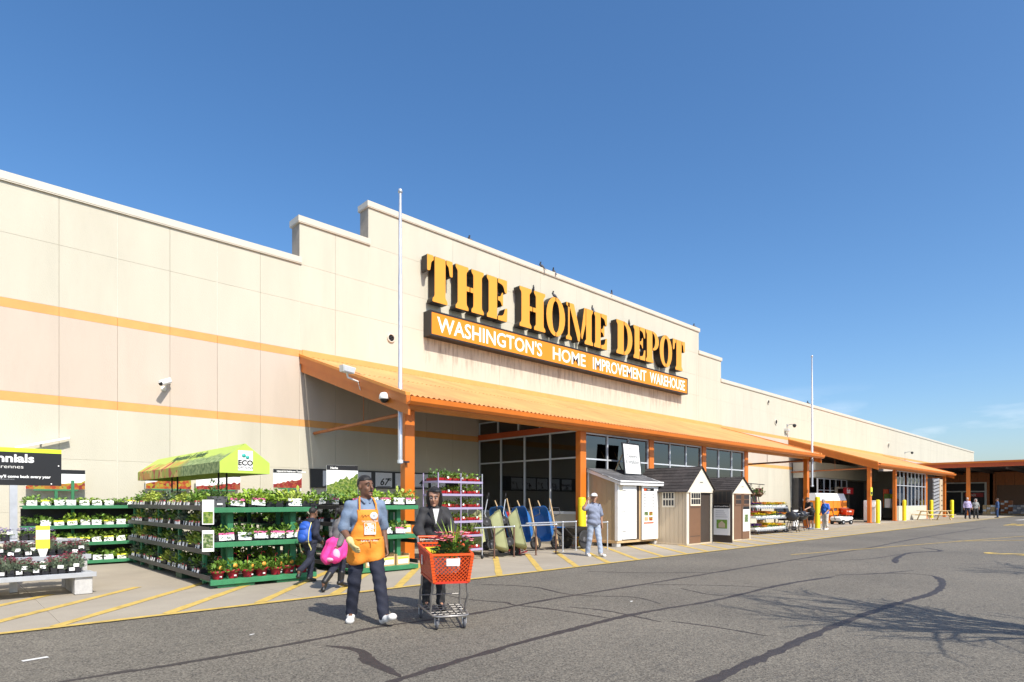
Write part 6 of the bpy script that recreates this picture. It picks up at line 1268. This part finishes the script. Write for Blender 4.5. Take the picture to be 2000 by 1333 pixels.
# ================================================================ flower stand, baskets, grills
FS = thing('flower_stand', 'white metal three tier flower stand right of the brown shed', 'stand', (26.4, 11.9, 0))
for z in (.24, .76, 1.24):
    MB().box(0, 3.3, 0, .5, z-.02, z).build('shelf', 'galv', FS); MB().box(-.02, 3.32, -.03, 0, z-.07, z-.0).build('shelf_edge', 'galv', FS)
    for k in range(14): MB().box(.1+k*.23, .17+k*.23, -.034, -.031, z-.07, z-.03).build('slot', 'grey_dark', FS)
for x in (.3, 3.0):
    MB().box(x-.03,x+.03,.42,.48,.1,1.3).build('upright', 'galv', FS)
    for y in (.06,.44): MB().lathe([(0,-.02),(.06,-.02),(.065,0),(.06,.02),(0,.02)], (x,y,.07), 10, 0, 'y').build('caster', 'rubber', FS)
PK = {c: [foliage_mesh(.56,.46,.16,.06,110,.08,'leaf_b',90+i,(c,130,.075),.5)] for i, c in enumerate(('petal_yellow','petal_orange','petal_violet','petal_white'))}
PKT = tray_mesh(.53, .40, .09, 'white', 3)
for q, z in enumerate((.24, .76, 1.24)):
    for k in range(6):
        c = ['petal_violet','petal_orange','petal_yellow','petal_yellow','petal_orange','petal_yellow'][(k+q*(q+1)) % 6]
        plant(kind(PKT, PK[c], [tag_mesh(.08,.06)], [(.1,-.21,.02)]), (26.68+k*.55, 12.14, z), 0, 'tray of %s pansies, %s shelf of flower stand, %s from the left' % ({'petal_violet':'violet','petal_orange':'orange','petal_yellow':'yellow','petal_white':'white'}[c], ['bottom','middle','top'][q], ORD[k]), 'plant', 'pansy trays on the flower stand', rp, frm='')
HF = thing('basket_frame', 'dark metal frame with hooks for hanging baskets above the flower stand', 'frame', (26.0, 13.3, 0))
MB().tube([(0,0,2.42),(4.4,0,2.34)], .02, 6).build('bar', 'steel_dark', HF); MB().tube([(2.2,0,.02),(2.2,0,2.38)], .03, 8).build('post', 'steel_dark', HF); MB().tube([(1.3,0,1.9),(2.2,0,2.1),(3.0,0,2.37)], .018, 6).build('brace', 'steel_dark', HF); MB().box(1.8,2.6,-.3,.3,.01,.05).build('foot', 'steel_dark', HF)
for x in (.5,1.5,2.9,3.8): MB().tube([(x,0,2.37),(x,-.05,2.3),(x,0,2.24),(x,.05,2.28)], .012, 5).build('hook', 'steel_dark', HF)
HB = [foliage_mesh(.42,.42,.26,.16,110,.11,'leaf_dark',s,('petal_white',14,.05),.3) for s in (201,202)]
for k, x in enumerate((26.5, 28.9, 29.8)):
    T = thing('hanging_basket', ['hanging basket of green leaves, left on the frame above the flowers','hanging basket of green leaves, middle of three on the frame','hanging basket of green leaves, right of three on the frame'][k], 'plant', (x, 13.3, 1.72), k)
    MB().lathe([(.08,0),(.18,.10),(.22,.2),(.20,.2),(0,.17)], (0,0,0), 12).build('bowl', 'vinyl_brown', T); link('foliage', HB[k % 2], T)
    for a in (0,2.1,4.2): MB().tube([(.2*math.cos(a),.2*math.sin(a),.2),(0,0,.54)], .006, 4).build('chain', 'black', T)
def grill(loc, rz, label, lid):
    T = thing('barbecue_grill', label, 'grill', loc, rz, 'black barbecue grills'); T.scale = (.95, .95, .9)
    MB().lathe([(0,-.42),(.20,-.42),(.26,-.38),(.27,0),(.26,.38),(.20,.42),(0,.42)], (0,0,.86), 14, 0, 'x').build('barrel', 'barrow_black', T)
    if lid: MB().hexa([(-.40,.20,1.0),(.40,.20,1.0),(.40,.30,1.0),(-.40,.30,1.0),(-.36,.30,1.45),(.36,.30,1.45),(.36,.42,1.40),(-.36,.42,1.40)]).build('lid', 'barrow_black', T)
    MB().box(-.36,.36,-.46,-.26,.84,.87).build('front_shelf', 'steel_dark', T); MB().box(.44,.80,-.22,.22,.86,.89).build('side_shelf', 'steel_dark', T)
    for x in (-.36,.36):
        for y in (-.2,.2): MB().tube([(x*.9,y*.7,.66),(x*1.1,y*1.3,.03)], .016, 6).build('leg', 'black', T)
    for x in (-.42,): wheel(T, (x,.26,.13), .13, .05, 'x', 'rubber', 'grey')
    MB().box(-.36,.36,-.18,.18,.22,.24).build('lower_shelf', 'steel_dark', T); MB().tube([(-.2,-.27,1.0),(-.2,-.33,1.02),(.2,-.33,1.02),(.2,-.27,1.0)], .014, 6).build('handle', 'galv', T)
    MB().tube([(.25,.1,1.1),(.25,.1,1.35)], .045, 8).build('chimney', 'barrow_black', T)
grill((30.0, 11.75, 0), R(12), 'black barbecue with raised lid beside the flower stand', 1); grill((30.9, 12.5, 0), R(-6), 'black barbecue in the middle of the row', 1); grill((32.0, 12.1, 0), R(5), 'black barbecue beside the man in black', 0); grill((30.6, 13.5, 0), R(20), 'black barbecue at the back of the row', 0)
# red display of tools behind the grills
RD = thing('tool_display', 'red rack of white and dark garden tools behind the grills', 'display', (31.4, 15.2, 0))
MB().box(0,3.6,0,.6,.55,.95).build('trough', 'hand_red', RD); MB().box(0,3.6,.55,.6,.95,2.1).build('backing', 'print_herbs2', RD); MB().box(2.6,3.4,.1,.2,1.9,2.25).build('sign', 'hand_red', RD)
for k in range(18): MB().tube([(.15+k*.19,.2,.7),(.15+k*.19+rp.uniform(-.2,.2),.35,1.75+rp.uniform(-.2,.2))], .025, 5).build('tool', ['white','hand_red','black'][k % 3], RD)
for x in (.1,3.5): MB().box(x-.05,x+.05,.1,.5,.01,.55).build('leg', 'wood', RD)
def sandwich(loc, label):
    T = thing('notice_board', label, 'sign', loc); MB().box(0,.7,0,.05,.05,1.0).build('panel', 'white', T); MB().box(.1,.6,-.004,0,.6,.9).build('print', 'pages', T); MB().box(.05,.65,.02,.3,.01,.05).build('foot', 'grey', T)
sandwich((35.6, 13.9, 0), 'low white notice board behind the yellow bollard')
# propane exchange cages
for k in range(2):
    T = thing('gas_bottle_cage', ['orange gas bottle cage with white roof, left of the pair','orange gas bottle cage with white roof, right of the pair'][k], 'cage', (42.3+k*2.75, 14.9, 0), 0, 'orange gas bottle cages')
    MB().hexa([(0,0,1.55),(2.7,0,1.55),(2.7,1.0,1.55),(0,1.0,1.55),(0,.2,2.05),(2.7,.2,2.05),(2.7,.9,2.05),(0,.9,2.05)]).build('roof', 'white', T)
    for z0, z1 in ((.02,.16),(.55,.82),(1.02,1.55)): MB().box(0,2.7,0,.04,z0,z1).build('front_panel', 'propane_orange', T)
    for x in (0,.88,1.76,2.64): MB().box(x,x+.06,-.01,.05,.02,1.55).build('post', 'propane_orange', T)
    MB().box(0,.04,.05,1.0,.02,1.55).build('side_panel', 'propane_orange', T); MB().box(0,2.7,.95,1.0,.02,1.55).build('back_panel', 'grey_dark', T)
    for r_ in range(3):
        for q in range(7): MB().lathe([(.12,0),(.15,.06),(.15,.26),(.09,.34),(.06,.42),(0,.42)], (.22+q*.37,.35,.12+r_*.5), 10).build('gas_bottle', 'white', T)
YC = thing('yard_cart', 'small white utility cart with black wheels in front of the cages', 'cart', (42.6, 13.6, 0), R(75)); YC.scale = (.75, .8, .8)
tub([(.30,.45,.75,0,.1),(.5,.55,.85,0,.15),(.62,.5,.8,0,.2)], .03).build('body', 'white', YC); MB().box(-.45,.45,-.7,.7,.18,.30).build('chassis', 'black', YC)
for (x, y) in ((-.5,-.5),(.5,-.5),(-.5,.5),(.5,.5)): wheel(YC, (x,y,.2), .2, .16, 'x', 'rubber', 'white')
MB().tube([(0,.8,.35),(0,1.1,.9),(0,1.2,1.2)], .03, 6).build('drawbar', 'black', YC)
for k in range(3):
    c = copy_tree(CT); c.location = (46.2+k*.35, 14.4+k*.3, 0); c.rotation_euler = (0,0,R(-50)); c['label'] = ['orange shopping cart parked by the further canopy column, nearest the road','orange shopping cart nested in the middle of the parked row','orange shopping cart nested last in the parked row'][k]; c['group'] = 'orange carts parked by the exit'
IB = thing('ice_bin', 'tall white bin behind the capped yellow bollard by the exit', 'bin', (48.4, 13.2, 0)); MB().cbox(0,1.2,0,.8,.1,1.55,.03).build('body', 'white', IB); MB().cbox(.08,1.12,-.03,0,.3,1.45,.02).build('door', 'offwhite', IB); MB().box(.02,1.18,.02,.78,.01,.1).build('plinth', 'grey_dark', IB)
IB = thing('litter_bin', 'narrow white litter bin at the foot of the orange column', 'bin', (47.6, 13.0, 0)); MB().cbox(0,.55,0,.55,.02,1.1,.03).build('body', 'offwhite', IB); MB().hexa([(-.03,-.03,1.1),(.58,-.03,1.1),(.58,.58,1.1),(-.03,.58,1.1),(.05,.05,1.45),(.5,.05,1.45),(.5,.5,1.45),(.05,.5,1.45)]).build('hood', 'white', IB)
YS = thing('column_notice', 'yellow and black notice fixed to the further canopy column', 'sign', (46.45, 12.98, 1.9)); MB().box(0,.4,0,.02,0,.55).build('plate', 'tag_yellow', YS); MB().box(.04,.36,-.004,0,.05,.25).build('print', 'black', YS)
# picnic table
PT_ = thing('picnic_table', 'pale wooden picnic table with benches beyond the exit windows', 'table', (57.6, 11.6, 0), R(-35))
for k in range(5): MB().cbox(-1.25,1.25,-.37+k*.15,-.37+k*.15+.14,.72,.76,.006).build('plank', 'pine', PT_)
for y in (-.78,.64):
    for k in range(1): MB().cbox(-1.25,1.25,y,y+.24,.42,.46,.006).build('bench_plank', 'pine', PT_)
for x in (-.9,.9):
    for s_ in (-1,1): MB().bar((x,.28*s_,.72),(x,.66*s_,.0),.09,.04,(1,0,0)).build('leg', 'pine', PT_)
    MB().box(x-.02,x+.02,-.78,.88,.37,.42).build('bench_bearer', 'pine', PT_); MB().box(x-.02,x+.02,-.35,.35,.66,.72).build('top_bearer', 'pine', PT_)
# striped stack of panels and plant display at the end of the further canopy
SPn = thing('panel_stack', 'tall stack of grey panels with slanting slats behind the last orange column', 'stack', (70.5, 14.2, 0))
MB().box(0,5.0,.12,1.2,.01,3.75).build('core', 'grey_dark', SPn)
for k in range(11): MB().hexa([(0,.02,.05+k*.33),(2.4,.02,.30+k*.33),(2.4,.11,.30+k*.33),(0,.11,.05+k*.33),(0,.02,.24+k*.33),(2.4,.02,.49+k*.33),(2.4,.11,.49+k*.33),(0,.11,.24+k*.33)]).build('slat', 'grey', SPn)
MB().box(2.5,5.0,.02,.12,.05,3.7).build('blank_panel', 'vinyl_tan', SPn)
for k in range(6):
    for j in range(2): MB().box(3.2+j*1.0,3.6+j*1.0,.012,.0205,.5+k*.5,.62+k*.5).build('hand_hole', 'black', SPn)
FD = thing('flower_display', 'white roofed display of flowers left of the panel stack', 'display', (64.2, 14.4, 0)); MB().box(0,4.2,0,1.4,2.25,2.4).build('roof', 'white', FD)
for x in (.1,4.1): MB().box(x-.06,x+.06,.1,.22,.01,2.25).build('post', 'white', FD)
fm = MB(); rg = random.Random(9); leaves(fm, 500, (2.1,.7,.2), (2.0,.6,1.7), .22, rg, .4); fm.build('foliage', 'leaf_dark', FD); fm = MB(); leaves(fm, 260, (2.1,.6,.2), (2.0,.6,1.75), .20, rg, .4); fm.build('petals', 'petal_maroon', FD)
MB().box(.5,2.6,.4,1.4,2.45,3.0).build('sign', 'white', FD)
# ================================================================ far drive-through canopy
FC = thing('loading_canopy', 'flat red edged canopy over the loading area at the far end', 'canopy', (78, -1, 0))
MB().box(0,26,0,19.3,5.12,5.55).build('roof_slab', 'grey_dark', FC); MB().box(-.08,.0,-.1,19.3,5.02,5.42).build('fascia', 'red_orange', FC); MB().box(-.12,.0,-.12,19.32,5.425,5.62).build('fascia_cap', 'orange', FC); MB().box(0,26,-.1,0,5.02,5.55).build('fascia', 'red_orange', FC)
for y in (13.6, 5.5): 
    for x in (.15, 14): MB().box(x,x+.32,y,y+.32,.01,5.1).build('column', 'orange', FC)
for k in range(6): MB().box(.2,25.8,1.5+k*3,1.7+k*3,4.75,5.11).build('beam', 'vinyl_dark', FC)
EW = thing('loading_wing', 'dark red walled wing with doors under the far flat canopy', 'building', (92, 0, 0))
for k in range(14): MB().box(0,.2,6.2+k*.88,6.2+(k+1)*.88-.02,.01,5.0).build('wall_panel', 'rust_orange', EW)
MB().box(.2,12,6.2,18.3,.01,5.0).build('core', 'interior_dark', EW); MB().box(-.1,0,13.2,18.0,.02,3.8).build('door_frame', 'offwhite', EW); MB().box(-.14,-.1,13.4,15.5,.05,2.6).build('door', 'black', EW); MB().box(-.14,-.1,15.7,17.8,.05,2.6).build('door', 'black', EW); MB().box(-.14,-.1,13.4,17.8,2.75,3.65).build('transom_glass', 'black', EW); MB().box(-.12,0,9.6,12.2,.02,3.4).build('door', 'vinyl_brown', EW)
XS = thing('exit_sign', 'dim red Exit sign over the far doors under the flat canopy', 'sign', (91.8, 13.5, 2.0)); MB().box(0,.04,0,1.8,0,.5).build('panel', 'hand_red', XS); lettering('Exit', .45, 'offwhite', XS, (-.005,1.4,.1), rz=R(-90), bold=.01)
rg = random.Random(31)
for k in range(12):
    n_ = 11.2-k*1.15; h = rg.choice((1.0,1.5,1.9)); m_ = rg.choice(('grey','rust_orange','offwhite','crate_wood','vinyl_tan','hand_red')); t_ = 84+rg.uniform(-2,3)
    T = thing('goods_pallet', 'pallet of %s goods under the far canopy, %s from the store wall' % ({'grey':'grey','rust_orange':'rust coloured','offwhite':'white','crate_wood':'wooden','vinyl_tan':'tan','hand_red':'red'}[m_], ORD[k]), 'pallet', (t_, n_, 0), 0, 'pallets under the far canopy')
    MB().box(0,1.0,0,1.0,.01,.13).build('pallet_base', 'wood', T); r_ = int(h/.24)
    for a in range(r_):
        for c in range(3): MB().cbox(.02,.98,.02+c*.33,.02+c*.33+.31,.135+a*.24,.135+a*.24+.22,.02).build('sack', m_ if (a+c) % 3 else 'offwhite', T)
CL = thing('white_container', 'white and grey container beyond the far canopy', 'container', (108, 2, 0)); MB().cbox(0,8,0,4.5,.4,3.2,.03).build('box', 'offwhite', CL); MB().box(-.02,0,.5,4,1.8,2.8).build('sign_panel', 'white', CL); MB().box(.3,7.7,.2,4.3,.01,.4).build('base', 'grey_dark', CL)
for k in range(4): MB().box(-.03,-.0,.3+k*1.05,.9+k*1.05,.8,1.5).build('opening', 'grey_dark', CL)
UP = thing('utility_pole', 'dark leaning utility pole beyond the far canopy', 'pole', (112, 6, 0)); MB().tube([(0,0,0),(.3,.8,9)], [.28,.2], 8).build('shaft', 'vinyl_dark', UP); MB().bar((-.2,-.5,6.8),(.6,1.8,6.9),.2,.2).build('cross_arm', 'vinyl_dark', UP); MB().tube([(0,.2,1),(.2,2.2,6.2)], .15, 6).build('stay', 'vinyl_dark', UP)
FB = thing('distant_warehouse', 'low pale blue warehouse far beyond the canopy at the right edge', 'building', (190, -70, 0)); MB().box(0,30,0,85,0,5.5).build('wall', mat('pale_blue', (.30,.38,.46), .7, .1, .1) and 'pale_blue', FB); MB().box(-1,31,-1,86,5.5,6.1).build('roof', 'grey', FB)
for k in range(16): MB().box(-.1,0,2+k*5.2,5+k*5.2,1,3.6).build('loading_door', 'offwhite' if k % 2 else 'denim', FB)
for k in range(5):
    v_ = thing('parked_van', 'small %s van parked far beyond the canopy, %s from the right' % (['white','dark','blue','silver','red'][k], ['first','second','third','fourth','fifth'][k]), 'van', (150, -26+k*7, 0), R(90), 'vans parked far away'); m_ = ['white','black','denim','galv','hand_red'][k]
    MB().prism([(-2.4,.35),(2.3,.35),(2.35,1.1),(1.7,1.25),(1.0,2.0),(-2.4,2.1)], -.95, .95, 'xz').build('body', m_, v_); MB().prism([(1.55,1.28),(1.0,1.85),(.1,1.85),(.1,1.28)], -.97, .97, 'xz').build('window', 'black', v_)
    for x in (-1.5,1.5):
        for y in (-.85,.85): wheel(v_, (x,y,.34), .34, .22, 'y')
# ================================================================ bare trees right of the view, throwing their branch shadow on the road
def bare_tree(loc, h, seed, label):
    T = thing('bare_tree', label, 'tree', loc); rg = random.Random(seed); tr = MB(); br = MB(); tw = MB()
    def grow(p, d, l, r, lev):
        pts = [p]; n = 4
        for k in range(n): d = (d+Vector((rg.uniform(-.18,.18),rg.uniform(-.18,.18),rg.uniform(-.04,.16)))).normalized(); pts.append(pts[-1]+d*l/n)
        (tr if lev == 0 else br if lev < 3 else tw).tube(pts, [r*(1-.42*k/n) for k in range(n+1)], 7 if lev < 2 else 4, 0, False)
        if lev >= 5: return
        nb = (5,4,3,3,3)[lev]
        for k in range(nb):
            a = rg.uniform(0,6.28); t_ = .45+.55*(k+1)/nb; q = pts[min(n, int(t_*n))]; sp_ = rg.uniform(.45,.85)
            ax = d.orthogonal().normalized(); ax.rotate(Matrix.Rotation(a, 3, d)); nd = (d*math.cos(sp_)+ax*math.sin(sp_)+Vector((0,0,.12))).normalized(); grow(q, nd, l*rg.uniform(.58,.78), r*.60, lev+1)
    grow(Vector((0,0,.1)), Vector((0,0,1)), h*.30, h*.018, 0)
    tr.build('trunk', 'bark', T); br.build('branch', 'bark', T); o = tw.build('twigs', 'bark', T); o['kind'] = 'stuff'
bare_tree((9.3, -1.35, .12), 7.2, 4, 'bare parking lot tree at the right edge, only its twig tips show')
bare_tree((16.4, -1.5, 0), 6.6, 9, 'bare parking lot tree standing right of the view, seen by its shadow')
